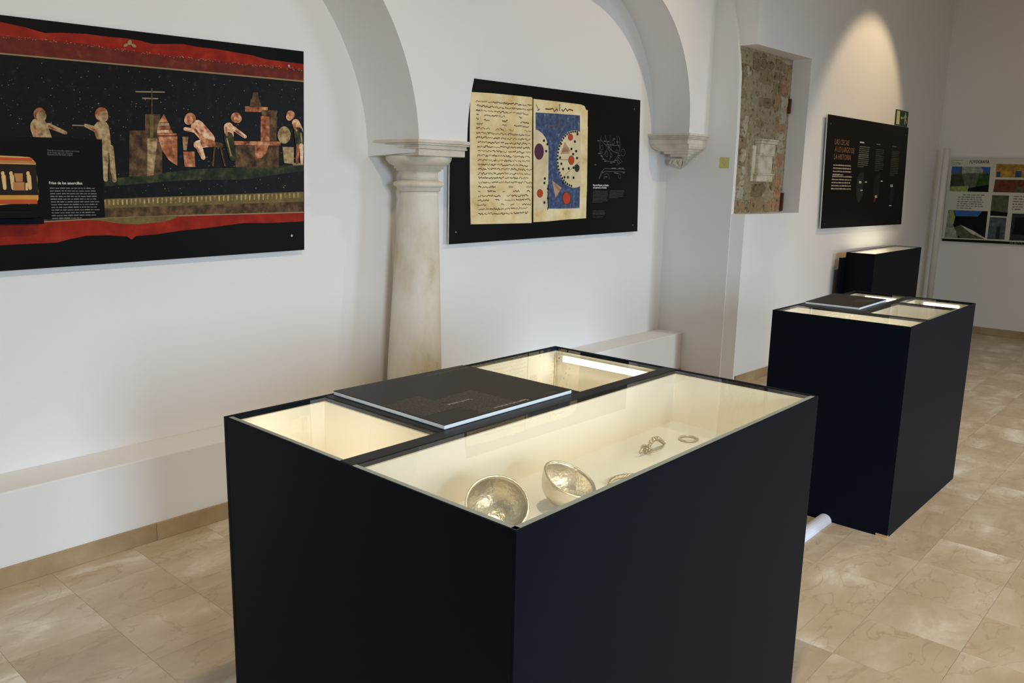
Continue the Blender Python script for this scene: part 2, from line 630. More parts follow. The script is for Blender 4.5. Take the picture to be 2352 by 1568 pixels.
MB().box(CX - .045 - .19, CX - .045 + .19, CY - .02 - .17, CY + .17, 0, .12).build('plinth', M['column'], col, bevel=.01)
MB().lathe([(.185, .12), (.19, .15), (.18, .175), (.16, .19), (.158, .21)], (CX, CY, 0), shift=lean).build('base', M['column'], col)
MB().lathe([(.150, .21), (.146, .5), (.1345, .76), (.122, 1.05), (.112, 1.25), (.103, 1.43), (.104, 1.452)], (CX, CY, 0), 64, shift=lean).build('shaft', M['column'], col)
MB().lathe([(.104, 1.452), (.113, 1.456), (.114, 1.470), (.118, 1.474), (.130, 1.480), (.1335, 1.489), (.130, 1.498), (.116, 1.503), (.103, 1.508)], (CX, CY, 0), 64).build('astragal', M['column'], col)
MB().lathe([(.103, 1.508), (.101, 1.53), (.101, 1.548), (.106, 1.555), (.116, 1.556), (.117, 1.566), (.128, 1.567), (.129, 1.581), (.138, 1.583), (.156, 1.593), (.168, 1.609), (.172, 1.624), (.170, 1.630)], (CX, CY, 0), 64).build('echinus', M['carved'], col)
ab = MB()
ax0, ax1, ay0 = 2.776, 3.142, 3.110
for z0, z1, ins in ((1.630, 1.664, .022), (1.664, 1.672, .013), (1.672, 1.683, .016), (1.683, 1.692, .006), (1.692, ABZ, 0)):
    ab.box(ax0 + ins, ax1 - ins, ay0 + ins, YB - .001, z0, z1)
ab.build('abacus', M['carved'], col, bevel=.003)

cbl = thing('stone_corbel', (XE - .001, 3.3, 1.62), 'carved stone corbel with stepped mouldings and pendant under the right arch end', 'corbel')
cx0, cy0 = 5.405, 3.145
cb = MB()
for z0, z1, ins in ((1.802, 1.838, .028), (1.838, 1.848, .018), (1.848, 1.860, .010), (1.860, CBZ - .001, 0)):
    cb.box(cx0 + ins, XE - .001, cy0 + ins, YB - .001, z0, z1)
cb.build('abacus', M['carved'], cbl, bevel=.003)
md = MB()


def ring(ins, z):
    return [(cx0 + ins, YB - .002, z), (cx0 + ins, cy0 + ins * .62, z), (XE - .001, cy0 + ins * .62, z), (XE - .001, YB - .002, z)]


lv = [(.040, 1.802), (.042, 1.788), (.058, 1.772), (.088, 1.760), (.090, 1.754), (.128, 1.753), (.130, 1.736), (.170, 1.735), (.172, 1.716), (.205, 1.715), (.225, 1.700)]
vs = []
for ins, z in lv:
    r_ = ring(ins, z)
    if ins > .04:
        r_ = [(x, min(y, YB - .002 - (ins - .04) * .75), z_) if y > 3.4 else (x, y, z_) for x, y, z_ in r_]
    vs += r_
fs = [(i * 4 + j, i * 4 + (j + 1) % 4, i * 4 + 4 + (j + 1) % 4, i * 4 + 4 + j) for i in range(len(lv) - 1) for j in range(4)]
fs += [(0, 1, 2, 3), tuple(range(len(vs) - 4, len(vs)))[::-1]]
md.add(vs, fs)
md.build('moulding', M['carved'], cbl)
pd = MB()
tip = Vector((XE - .004, 3.375, 1.625))
for k in range(5):
    a0, a1 = math.radians(95 + k * 34), math.radians(95 + (k + 1) * 34)
    top = [Vector((XE - .004 + .11 * math.cos(a), 3.375 + .075 * math.sin(a) * -1, 1.702)) for a in (a0, (a0 + a1) / 2, a1)]
    mid = (top[0] + top[2]) / 2
    out = (top[1] - Vector((XE, 3.375, 1.702))) * .35
    m1 = [p * .55 + tip * .45 + out * .5 for p in top]
    m1[1] += out
    vs = top + m1 + [tip]
    pd.add(vs, [(0, 1, 4, 3), (1, 2, 5, 4), (3, 4, 6), (4, 5, 6)])
pd.build('pendant', M['carved'], cbl)

# ------------------------------------------------------------------ niche masonry
rng = random.Random(5)
ST = {}
for k, c in dict(grey=(172, 158, 130), pale=(192, 182, 158), brown=(158, 138, 106), ochre=(168, 142, 106), brick=(182, 142, 108), dark=(144, 124, 94), rubble=(172, 156, 126)).items():
    lo = tuple(int(v * .55) for v in c)
    hi = tuple(min(255, int(v * 1.13)) for v in c)
    m_, nt_, b__, r__, v__ = noise_ramp('stone_' + k, [(0.34, srgb(*lo)), (0.45, srgb(*c)), (0.56, srgb(*c)), (0.68, srgb(*hi))], 24, rough=0.95, bump=1.0, bscale=70)
    gp = nt_.nodes.new('ShaderNodeNewGeometry')
    for nd in nt_.nodes:
        if nd.type == 'TEX_NOISE':
            nt_.links.new(gp.outputs['Position'], nd.inputs['Vector'])
    ST[k] = m_
M['mortar'] = noise_ramp('niche_mortar', [(0.32, srgb(104, 88, 64)), (0.44, srgb(166, 149, 120)), (0.6, srgb(182, 168, 140)), (0.8, srgb(208, 196, 172))], 26, rough=0.95, bump=1.0, bscale=60)[0]
MB().box(NX0, NX1, NYB - .004, NYB + .02, NZ0, NZ1).build('mortar_bed', M['mortar'], wall_niche)


def stone_mesh(seed):
    r = random.Random(seed)
    vs = []
    nseg = 9
    for ly, (sc, dep) in enumerate(((1.04, 0.0), (1.0, .7), (.86, 1.0))):
        for k in range(nseg):
            a = 2 * math.pi * k / nseg + .3
            ca, sa = math.cos(a), math.sin(a)
            q = max(abs(ca), abs(sa))
            rr = (.5 / q) * (.80 + .20 * q) * (1 + r.uniform(-.14, .12))
            vs.append((ca * rr * sc, -dep, sa * rr * sc))
    fs = [(l * nseg + k, l * nseg + (k + 1) % nseg, (l + 1) * nseg + (k + 1) % nseg, (l + 1) * nseg + k) for l in range(2) for k in range(nseg)]
    fs.append(tuple(range(2 * nseg, 3 * nseg)))
    me = bpy.data.meshes.new('stone')
    me.from_pydata(vs, [], fs)
    return me


def put_stone(x0, x1, z0, z1, mat, dep, seed):
    me = stone_mesh(seed)
    me.materials.append(mat)
    o = bpy.data.objects.new('stone', me)
    COL.objects.link(o)
    o.parent = wall_niche
    o.location = ((x0 + x1) / 2, NYB - .003, (z0 + z1) / 2)
    o.scale = (x1 - x0, dep, z1 - z0)
    o.rotation_euler = (0, random.Random(seed).uniform(-.06, .06), 0)


blk = (6.01, 6.345, 1.545, 1.865)
cols_ = [(5.74, 5.93, ('grey', 'pale', 'brown', 'rubble', 'grey', 'ochre')), (5.93, 6.06, ('rubble', 'brown', 'grey', 'rubble')), (6.06, 6.30, ('brown', 'rubble', 'dark', 'grey', 'rubble')), (6.30, 6.46, ('rubble', 'ochre', 'brown', 'grey')), (6.46, 6.575, ('brick', 'brick', 'ochre', 'pale', 'brick'))]
sd = 100
for x0, x1, kinds in cols_:
    z = NZ0 + .006
    while z < NZ1 - .03:
        h = rng.uniform(.055, .115)
        if z + h > NZ1 - .02:
            h = NZ1 - .012 - z
        xa, xb = x0 + rng.uniform(-.012, .008), x1 + rng.uniform(-.008, .012)
        xa = max(xa, NX0 + .004)
        parts = [(xa, xb)]
        if xb - xa > .15 and rng.random() < .6:
            c = xa + (xb - xa) * rng.uniform(.35, .65)
            parts = [(xa, c), (c, xb)]
        for pa, pb in parts:
            sd += 1
            if pb > blk[0] and pa < blk[1] and z + h > blk[2] and z < blk[3]:
                continue
            kd = rng.choice(kinds)
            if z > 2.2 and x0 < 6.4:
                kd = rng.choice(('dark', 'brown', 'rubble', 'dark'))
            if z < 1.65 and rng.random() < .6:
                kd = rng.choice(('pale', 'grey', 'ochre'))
            put_stone(pa + .003, pb - .003, z + .003, z + h - .003, ST[kd], rng.uniform(.002, .009), sd)
        z += h
for k, (px, z, h, wd) in enumerate(((5.79, 1.86, .13, .075), (5.80, 2.29, .08, .06), (5.80, 1.68, .10, .07))):
    put_stone(px, px + wd, z, z + h, ST['pale'], .034, 900 + k)
# moulded block built into the masonry
bx0, bx1, bz0, bz1 = blk
cbk = MB()
fy = NYB - .003
for z0, z1, pr_, xa, xb in ((bz0, bz0 + .05, .050, bx0 + .03, bx1 - .03), (bz0 + .05, bz0 + .062, .062, bx0 + .02, bx1 - .02), (bz0 + .062, bz0 + .195, .045, bx0 + .045, bx1 - .045), (bz0 + .195, bz0 + .207, .055, bx0 + .04, bx1 - .035), (bz0 + .207, bz0 + .285, .050, bx0 + .06, bx1 - .02), (bz0 + .285, bz1 - .012, .060, bx0 + .05, bx1 - .01), (bz1 - .012, bz1, .068, bx0 + .045, bx1)):
    cbk.box(xa, xb, fy - pr_, fy + .002, z0, z1)
cbk.box(bx0 - .01, bx0 + .045, fy - .022, fy + .002, bz0, bz1 - .05)
M['carved_old'] = noise_ramp('carved_old_stone', [(0.32, srgb(180, 165, 136)), (0.5, srgb(214, 204, 180)), (0.7, srgb(226, 218, 198))], 12, rough=0.9, bump=0.3, bscale=60)[0]
cbk.build('moulded_block', M['carved_old'], wall_niche, bevel=.004)
M['rust'] = simple('rust_brown_wood', srgb(96, 48, 26), 0.8, var=.3, scale=40)
for z0, z1 in ((1.315, 1.46), (2.085, 2.20)):
    MB().box(6.588, 6.606, NYB - .03, NYB - .004, z0, z1).build('wooden_wedge', M['rust'], wall_niche, bevel=.004)

# ------------------------------------------------------------------ display cases
H = 0.95


def tray(case, x0, x1, y0, y1, zf, led=None, power=0.0, edges=(), tint=(1.0, 0.91, 0.77)):
    """a glazed compartment: cream lining, white floor, glass lid, optional LED bar on one wall"""
    t = .006
    ln = MB()
    ln.box(x0, x0 + t, y0, y1, zf, H - .012).box(x1 - t, x1, y0, y1, zf, H - .012)
    ln.box(x0 + t, x1 - t, y0, y0 + t, zf, H - .012).box(x0 + t, x1 - t, y1 - t, y1, zf, H - .012)
    ln.build('lining', M['liner'], case)
    MB().box(x0, x1, y0, y1, zf - .008, zf).build('tray_floor', M['tray'], case)
    gl = MB().box(x0 + .001, x1 - .001, y0 + .001, y1 - .001, H - .0075, H - .0015).build('glass_lid', M['glass'], case)
    e = .012
    for s_ in edges:
        m = MB()
        if s_ == 'n':
            m.box(x0, x1, y0 - .001, y0 + e, H - .011, H - .0005)
        if s_ == 'w':
            m.box(x0 - .001, x0 + e * .9, y0, y1, H - .011, H - .0005)
        m.build('ground_edge', M['glass_edge'], gl)
    if led:
        side, a, b_, z = led
        hz = .022
        m, d_ = MB(), MB()
        if side == 'e':
            m.box(x1 - t - .006, x1 - t, a - .03, b_ + .03, z - hz * .5, z + hz * .6)
            d_.box(x1 - t - .011, x1 - t - .006, a, b_, z - hz * .4, z + hz * .45)
            L, tg, sx, sy = (x1 - t - .016, (a + b_) / 2, z), (x0, (a + b_) / 2, zf), b_ - a, .014
        if side == 'w':
            m.box(x0 + t, x0 + t + .006, a - .03, b_ + .03, z - hz * .5, z + hz * .6)
            d_.box(x0 + t + .006, x0 + t + .011, a, b_, z - hz * .4, z + hz * .45)
            L, tg, sx, sy = (x0 + t + .016, (a + b_) / 2, z), (x1, (a + b_) / 2, zf), b_ - a, .014
        if side == 'n':
            m.box(a - .03, b_ + .03, y0 + t, y0 + t + .006, z - hz * .5, z + hz * .6)
            d_.box(a, b_, y0 + t + .006, y0 + t + .011, z - hz * .4, z + hz * .45)
            L, tg, sx, sy = ((a + b_) / 2, y0 + t + .016, z), ((a + b_) / 2, y1, zf), b_ - a, .014
        bar = m.build('led_bar', M['aluminium'], case)
        d_.build('led_diffuser', M['led'], bar)
        for p in (a - .02, b_ + .02):
            sc_ = MB()
            if side == 'e':
                sc_.box(x1 - t - .0075, x1 - t - .006, p - .002, p + .002, z - .002, z + .002)
            elif side == 'w':
                sc_.box(x0 + t + .006, x0 + t + .0075, p - .002, p + .002, z - .002, z + .002)
            else:
                sc_.box(p - .002, p + .002, y0 + t + .006, y0 + t + .0075, z - .002, z + .002)
            sc_.build('screw', flat('dark_screw', (40, 36, 30)), bar)
        al = area_light('led_light', L, tg, max(sx, .02), sy, power * .38, tint)
        if side in 'ew':
            dirv = (Vector(tg) - Vector(L)).normalized()
            q = Vector((0, 1, 0))
            zax = -dirv
            xax = (q - zax * q.dot(zax)).normalized()
            yax = zax.cross(xax)
            al.matrix_world = Matrix(((xax.x, yax.x, zax.x, L[0]), (xax.y, yax.y, zax.y, L[1]), (xax.z, yax.z, zax.z, L[2]), (0, 0, 0, 1)))
        al.parent = None
    return gl


def carcass(case, x0, x1, y0, y1, tn=.006, tw=.006, tf=.014, te=.014):
    MB().box(x0, x1, y0, y0 + tn, 0, H).build('side_panel', M['laminate'], case, bevel=.0015)
    MB().box(x0, x1, y1 - tf, y1, 0, H).build('side_panel', M['laminate'], case, bevel=.0015)
    MB().box(x0, x0 + tw, y0 + tn, y1 - tf, 0, H).build('side_panel', M['laminate'], case, bevel=.0015)
    MB().box(x1 - te, x1, y0 + tn, y1 - tf, 0, H).build('side_panel', M['laminate'], case, bevel=.0015)


# --- case in front
c1 = thing('display_case', (1.61, 1.322, 0), 'large black display case nearest the camera, with silver bowls under its glass', 'display case', 'black museum display cases')
X0, X1, Y0, Y1 = CASES[0]
carcass(c1, X0, X1, Y0, Y1)
MB().box(X0 + .006, X1 - .014, 1.300, 1.342, H - .02, H).build('divider_rail', M['laminate_top'], c1, bevel=.001)
MB().box(1.258, 1.797, 1.342, Y1 - .014, H - .02, H).build('top_panel', M['laminate_top'], c1, bevel=.001)
tray(c1, X0 + .006, X1 - .014, Y0 + .006, 1.300, .785, ('n', 1.15, 2.05, H - .03), 1.6, edges=('n', 'w'), tint=(1.0, 0.94, 0.86))
tray(c1, X0 + .006, 1.258, 1.342, Y1 - .014, .62, ('w', 1.42, 1.72, H - .03), 1.2, edges=('w',))
tray(c1, 1.797, X1 - .014, 1.342, Y1 - .014, .62, ('e', 1.385, 1.735, H - .034), 0.9)
MB().tube([(2.222, 1.772, H - .02), (2.219, 1.771, H - .05), (2.2215, 1.772, H - .09), (2.218, 1.771, H - .14), (2.221, 1.772, H - .2), (2.22, 1.772, .63)], .0022, 6).build('cable', M['cable'], c1)

# --- case behind it
c2 = thing('display_case', (4.2, 1.34, 0), 'black display case in the middle, its lit trays split by crossing rails', 'display case', 'black museum display cases')
X0, X1, Y0, Y1 = CASES[1]
carcass(c2, X0, X1, Y0, Y1)
MB().box(3.932, 3.950, Y0 + .006, Y1 - .014, H - .02, H).build('divider_rail', M['laminate_top'], c2, bevel=.001)
MB().box(3.950, X1 - .014, 1.318, 1.362, H - .02, H).build('divider_rail', M['laminate_top'], c2, bevel=.001)
MB().box(4.432, 4.446, Y0 + .006, 1.318, H - .02, H).build('divider_rail', M['laminate_top'], c2, bevel=.001)
MB().box(3.950, 4.365, 1.362, Y1 - .014, H - .02, H).build('top_panel', M['laminate_top'], c2, bevel=.001)
tray(c2, X0 + .006, 3.932, Y0 + .006, Y1 - .014, .78, ('w', 1.12, 1.55, H - .03), 0.9)
tray(c2, 3.950, 4.432, Y0 + .006, 1.318, .80, ('w', 1.09, 1.27, H - .03), 0.6, edges=('n',))
tray(c2, 4.446, X1 - .014, Y0 + .006, 1.318, .80, ('e', 1.10, 1.27, H - .03), 0.35)
tray(c2, 4.365, X1 - .014, 1.362, Y1 - .014, .80, ('e', 1.41, 1.575, H - .03), 0.35)
MB().box(X0 - .001, X0 + .012, Y0 - .001, Y0 + .05, 0, .012).build('chipped_corner', M['rawwood'], c2)

# --- case against the niche wall
c3 = thing('display_case', (8.13, 2.62, 0), 'narrow black display case against the far wall, under the gold-titled text panel', 'display case', 'black museum display cases')
X0, X1, Y0, Y1 = 7.47, 8.79, 2.452, 2.700
carcass(c3, X0, X1, Y0, Y1)
tray(c3, X0 + .006, X1 - .014, Y0 + .006, Y1 - .014, .86, ('n', 7.7, 8.5, H - .03), 2.2)
MB().box(7.372, X1 - .02, Y1, Y1 + .022, 0, .905).build('back_board', M['laminate'], c3)
MB().box(7.375, X0 - .001, Y1 + .001, Y1 + .02, .905, .945).build('batten', M['rawwood'], c3)

# ------------------------------------------------------------------ text helpers
def text_mesh(s, size, shear=0.0):
    cu = bpy.data.curves.new('text', 'FONT')
    cu.body, cu.size, cu.shear = s, size, shear
    cu.resolution_u = 2
    ob = bpy.data.objects.new('text_tmp', cu)
    COL.objects.link(ob)
    dg = bpy.context.evaluated_depsgraph_get()
    me = bpy.data.meshes.new_from_object(ob.evaluated_get(dg))
    bpy.data.objects.remove(ob)
    bpy.data.curves.remove(cu)
    return me


def text(name, s, plane, a, b, size, mat, parent, off=.002, width=None, bold=0.0, flip=False, shear=0.0):
    """flat lettering with its baseline start at (a, b) on the plane; width fixes the line length"""
    me = text_mesh(s, size, shear)
    xs = [v.co.x for v in me.vertices] or [0, 1]
    w0 = max(xs) - min(xs)
    kx = (width / w0) if width else 1.0
    x_min = min(xs)
    sg = -1 if flip else 1
    reps = [(0, 0)] if not bold else [(-bold, 0), (bold, 0)]
    vs, fs = [], []
    for dx, dy in reps:
        base = len(vs)
        for v in me.vertices:
            vs.append(plane.at(a + sg * ((v.co.x - x_min) * kx + dx), b + sg * (v.co.y + dy), off + (1e-5 if dx > 0 else 0)))
        fs += [tuple(base + i for i in p.vertices) for p in me.polygons]
    bpy.data.meshes.remove(me)
    mb = MB()
    mb.add(vs, fs)
    return mb.build(name, mat, parent, merge=False)


def greek(name, plane, a0, a1, b, pitch, n, mat, parent, off=.002, last=.6, seed=1, flip=False, hfac=.42):
    """a block of lines too small to read in the photograph"""
    r = random.Random(seed)
    mb = MB()
    sg = -1 if flip else 1
    for i in range(n):
        x = a0
        end = a0 + (a1 - a0) * (r.uniform(.90, 1.0) if i < n - 1 else last)
        y = b - sg * i * pitch
        while (x < end - pitch * .3) if a1 > a0 else (x > end + pitch * .3):
            wd = pitch * r.uniform(.5, 2.2)
            if a1 > a0:
                x2 = min(x + wd, end)
            else:
                x2 = max(x - wd, end)
            h = pitch * hfac * r.uniform(.75, 1.1)
            mb.poly([plane.at(x, y, off), plane.at(x2, y, off), plane.at(x2, y + h, off), plane.at(x, y + h, off)])
            x = x2 + (pitch * .28 if a1 > a0 else -pitch * .28)
    return mb.build(name, mat, parent, merge=False)


def pt(plane, x, y):
    return plane.uv(plane.hit(x, y))


# ------------------------------------------------------------------ boards lying on the cases
def table_board(name, corners, label, cat='sign'):
    o = thing(name, (sum(c[0] for c in corners) / 4, sum(c[1] for c in corners) / 4, H), label, cat, 'boards lying on the cases')
    MB().prism([(x, y, H + .0005) for x, y in corners], (0, 0, .0099)).build('foam_core', M['boardedge'], o, bevel=.0015)
    MB().prism([(x, y, H + .0105) for x, y in corners], (0, 0, .0015)).build('printed_face', M['table_print'], o)
    return o


b1 = table_board('text_board', [tuple(on_z(x, y, H + .012))[:2] for x, y in ((766, 897), (1021, 976), (1313, 894), (1062, 838))], 'dark printed text board with white edge lying across the nearest display case')
TB = Plane((0, 0, H + .012), (1, 0, 0), (0, 1, 0))
def tpt(x, y):
    return TB.uv(TB.hit(x, y))
# the writing is turned towards a reader on the far side
a, b_ = tpt(1080, 915)
text('title_line', 'Tesorillo andalusí', TB, a, b_, .016, M['ink_white'], b1, off=.0004, width=.085, flip=True)
a, b_ = tpt(1208, 916)
text('title_line', 'Tesoro de los almadenes', TB, a, b_, .016, M['ink_white'], b1, off=.0004, width=.125, flip=True)
a, b_ = tpt(1070, 843)
text('heading_line', 'Ecos del pasado: los hallazgos', TB, a, b_, .017, M['ink_grey'], b1, off=.0004, width=.165, flip=True)
text('heading_line', 'arqueológicos', TB, a + .005, b_ + .022, .017, M['ink_grey'], b1, off=.0004, width=.075, flip=True)
b0 = tpt(1050, 935)
greek('text_block', TB, b0[0], b0[0] - .13, b0[1], .0082, 18, M['ink_mid'], b1, off=.0004, seed=3, flip=True)
b0 = tpt(1195, 925)
greek('text_block', TB, b0[0], b0[0] - .145, b0[1], .0082, 22, M['ink_mid'], b1, off=.0004, seed=4, flip=True)
b0 = tpt(1278, 900)
greek('text_block', TB, b0[0], b0[0] - .05, b0[1], .0082, 2, M['ink_mid'], b1, off=.0004, seed=6, flip=True)

b2 = table_board('text_board', [tuple(on_z(x, y, H + .012))[:2] for x, y in ((1850, 692), (1974, 706), (2037, 687), (1917, 673))], 'dark printed text board with white edge lying on the middle display case')
b0 = tpt(1966, 679)
greek('text_block', TB, b0[0], b0[0] - .055, b0[1], .014, 2, M['ink_grey'], b2, off=.0004, seed=8, flip=True, last=1)
b0 = tpt(2010, 690)
greek('text_block', TB, b0[0], b0[0] - .13, b0[1], .010, 8, M['ink_mid'], b2, off=.0004, seed=9, flip=True)

# ------------------------------------------------------------------ silver in the near tray
ZT = .785


def orient(nrm, spin=0.0):
    z = Vector(nrm).normalized()
    x = Vector((0, 0, 1)).cross(z)
    x = x.normalized() if x.length > 1e-4 else Vector((1, 0, 0))
    y = z.cross(x)
    return Matrix(((x.x, y.x, z.x), (x.y, y.y, z.y), (x.z, y.z, z.z))) @ Matrix.Rotation(spin, 3, 'Z')


def bowl(centre, nrm, R, D, label, squash=0.0):
    rot = orient(nrm)
    pts = []
    for i in range(15):
        t = i / 14 * math.pi / 2
        pts.append((R * math.sin(t) ** .85, -D * math.cos(t)))
    outer = [(max(r, .0004), z) for r, z in pts]
    inner = [(max(r - .0022, .0002), z * .965 + 0.0) for r, z in pts][::-1]
    c = Vector(centre)
    th = thing('silver_bowl', (c.x, c.y, ZT), label, 'bowl', 'silver treasure in the near case')
    MB().lathe(outer + inner, c, 56, mat=rot, cap=False).build('body', M['silver'], th)
    rim = [c + rot @ Vector((R * math.cos(2 * math.pi * k / 56), R * math.sin(2 * math.pi * k / 56), 0)) for k in range(56)]
    MB().tube(rim, .0026, 8, closed=True).build('rim', M['silver'], th)
    return th


p = on_z(1142, 1158, ZT + .068)
bowl(p, (-.42, -.52, .74), .066, .062, 'tilted silver bowl showing its smooth inside, nearest the case corner')
p = on_z(1309, 1100, ZT + .073)
bowl(p, (.10, -.42, .90), .063, .068, 'deep round silver bowl with dented inside, beside the twisted torc')


# twisted torc
tc_ = on_z(1456, 1112, ZT + .006)
tor = thing('twisted_torc', (tc_.x, tc_.y, ZT), 'twisted silver torc lying flat between bowl and brooch, half hidden by rim', 'torc', 'silver treasure in the near case')
for s_ in range(3):
    pp = []
    for k in range(150):
        t = math.radians(20 + 320 * k / 149) + math.radians(150)
        tw = k * .62 + s_ * 2 * math.pi / 3
        rr = .064 + .0028 * math.cos(tw)
        pp.append((tc_.x + rr * math.cos(t), tc_.y + rr * .92 * math.sin(t), ZT + .0066 + .0028 * math.sin(tw)))
    MB().tube(pp, .0027, 7).build('strand', M['silver_rough'], tor)
# ring
rc = on_z(1581, 1007, ZT + .004)
rg = thing('silver_ring', (rc.x, rc.y, ZT), 'plain thin silver ring lying furthest from the bowls', 'ring', 'silver treasure in the near case')
MB().tube([(rc.x + .027 * math.cos(k * math.pi / 24), rc.y + .025 * math.sin(k * math.pi / 24), ZT + .0034) for k in range(48)], .0032, 8, closed=True).build('hoop', M['silver_rough'], rg)
MB().tube([(rc.x + .0275 * math.cos(k * .05 - 1.2), rc.y + .0255 * math.sin(k * .05 - 1.2), ZT + .0040) for k in range(9)], .0038, 8).build('overlap', M['silver_rough'], rg)
# brooch
f0, f1 = on_z(1472, 1044, ZT + .006), on_z(1527, 1018, ZT + .006)
br = thing('silver_brooch', ((f0.x + f1.x) / 2, (f0.y + f1.y) / 2, ZT), 'beaded silver bow brooch with curled foot, lying before the thin ring', 'brooch', 'silver treasure in the near case')
dv = f1 - f0
bow = [f0 + dv * (.18 + .82 * t) + Vector((0, 0, .030 * math.sin(math.pi * min(1, t * 1.05)) * (1 - .35 * t))) for t in [i / 16 for i in range(17)]]
MB().tube(bow, [.0055 - .002 * i / 16 for i in range(17)], 9).build('bow', M['silver_rough'], br)
sid = Vector((dv.y, -dv.x, 0)).normalized()
MB().tube([f0 + dv * (.2 + .8 * t) + sid * (.012 * math.sin(math.pi * t)) for t in [i / 10 for i in range(11)]], .0022, 7).build('pin', M['silver_rough'], br)
bd = MB()
for t, r_ in ((.12, .0072), (.3, .0062), (.42, .0068), (.55, .0056), (.68, .0062), (.8, .005), (.92, .0046)):
    c = bow[int(t * 16)] + Vector((0, 0, .004))
    bd.lathe([(max(r_ * math.sin(math.pi * i / 8), .0002), -r_ * math.cos(math.pi * i / 8)) for i in range(9)], c, 10, cap=False)
bd.build('beads', M['silver_rough'], br)
MB().tube([f0 + dv * .18 + Vector((0, 0, .004)) - dv * (.22 * t) + Vector((0, 0, .002 + .010 * abs(math.sin(t * 3.2)))) for t in [i / 10 for i in range(11)]], .0042, 8).build('curled_foot', M['silver_rough'], br)
MB().tube([f0 + dv * .22 + sid * (.016 * math.sin(k * .5)) + Vector((0, 0, .010 + .009 * math.cos(k * .5))) for k in range(13)], .0034, 8, closed=False).build('spring', M['silver_rough'], br)

# ------------------------------------------------------------------ wall panels
def wall_panel(name, plane, quad, gap, label, face='print_black', screws=(), thick=.012, group='printed wall panels'):
    """quad: TL, TR, BR, BL as (a, b) on the plane; the board stands off the wall on spacers"""
    bl = plane.at(*quad[3])
    o = thing(name, tuple(bl), label, 'panel', group)
    MB().prism([plane.at(a, b, -thick) for a, b in quad], plane.n * (thick - .001)).build('board', M['panel_edge'], o, bevel=.001)
    MB().prism([plane.at(a, b, -.001) for a, b in quad], plane.n * .001).build('printed_face', M[face], o)
    sp = MB()
    for x, y in screws:
        a, b = pt(plane, x, y)
        disc = [plane.at(a + .0055 * math.cos(k * math.pi / 6), b + .0055 * math.sin(k * math.pi / 6), 0) for k in range(12)]
        MB().prism(disc, plane.n * .003).build('screw', M['screw'], o)
        sq = [plane.at(a + dx, b + dy, -thick - gap) for dx, dy in ((-.012, -.012), (.012, -.012), (.012, .012), (-.012, .012))]
        sq = [q_ + plane.n * .002 for q_ in sq]
        MB().prism(sq, plane.n * (gap - .002)).build('spacer', M['panel_edge'], o)
    return o


def layer(plane, name, parent, mats, shapes, off):
    """shapes: list of (material index, [(px, py)...]) printed flat on the panel"""
    mb = MB()
    for k, (mi, pts) in enumerate(shapes):
        mb.poly([plane.hit(x, y, off + k * 2.2e-5) for x, y in pts], mi)
    return mb.build(name, mats, parent, merge=False)


def ell(cx, cy, rx, ry, n=18, rot=0.0):
    c, s_ = math.cos(rot), math.sin(rot)
    return [(cx + rx * math.cos(2 * math.pi * k / n) * c - ry * math.sin(2 * math.pi * k / n) * s_, cy + rx * math.cos(2 * math.pi * k / n) * s_ + ry * math.sin(2 * math.pi * k / n) * c) for k in range(n)]


def limb(x0, y0, x1, y1, w0, w1):
    d = math.hypot(x1 - x0, y1 - y0) or 1
    nx, ny = -(y1 - y0) / d, (x1 - x0) / d
    pts = [(x0 + nx * w0, y0 + ny * w0), (x1 + nx * w1, y1 + ny * w1)]
    t = math.atan2(y1 - y0, x1 - x0)
    pts += [(x1 + w1 * math.cos(t + math.pi / 2 - k * math.pi / 5), y1 + w1 * math.sin(t + math.pi / 2 - k * math.pi / 5)) for k in range(1, 5)]
    pts += [(x1 - nx * w1, y1 - ny * w1), (x0 - nx * w0, y0 - ny * w0)]
    pts += [(x0 + w0 * math.cos(t - math.pi / 2 - k * math.pi / 5), y0 + w0 * math.sin(t - math.pi / 2 - k * math.pi / 5)) for k in range(1, 5)]
    return pts


# --- frieze panel on the left
P1 = Plane((0, YB - .032, 0), (1, 0, 0), (0, 0, 1))
LX = .64
tr1, br1 = pt(P1, 697.5, 118), pt(P1, 699, 573.5)
zt, zb = pt(P1, 0, 33)[1], pt(P1, 0, 622)[1]
f1p = wall_panel('frieze_panel', P1, [(LX, zt - .012), tr1, br1, (LX, zb - .006)], .02, 'wide black wall panel printed with a red-bordered painted frieze, on the left', screws=((663, 151), (669.5, 541)))


def ext(px_pts):
    """carry a band on to the panel's left end, out of the picture"""
    return px_pts


def lay1(name, mats, uvs, off):
    mb = MB()
    for k, (mi, pts) in enumerate(uvs):
        mb.poly([P1.at(a, b, off + k * 2.2e-5) for a, b in pts], mi)
    return mb.build(name, mats, f1p, merge=False)


def edge(pts, dz0=0.0):
    u = [pt(P1, x, y) for x, y in pts]
    return [(LX + .004, u[0][1] + dz0)] + u


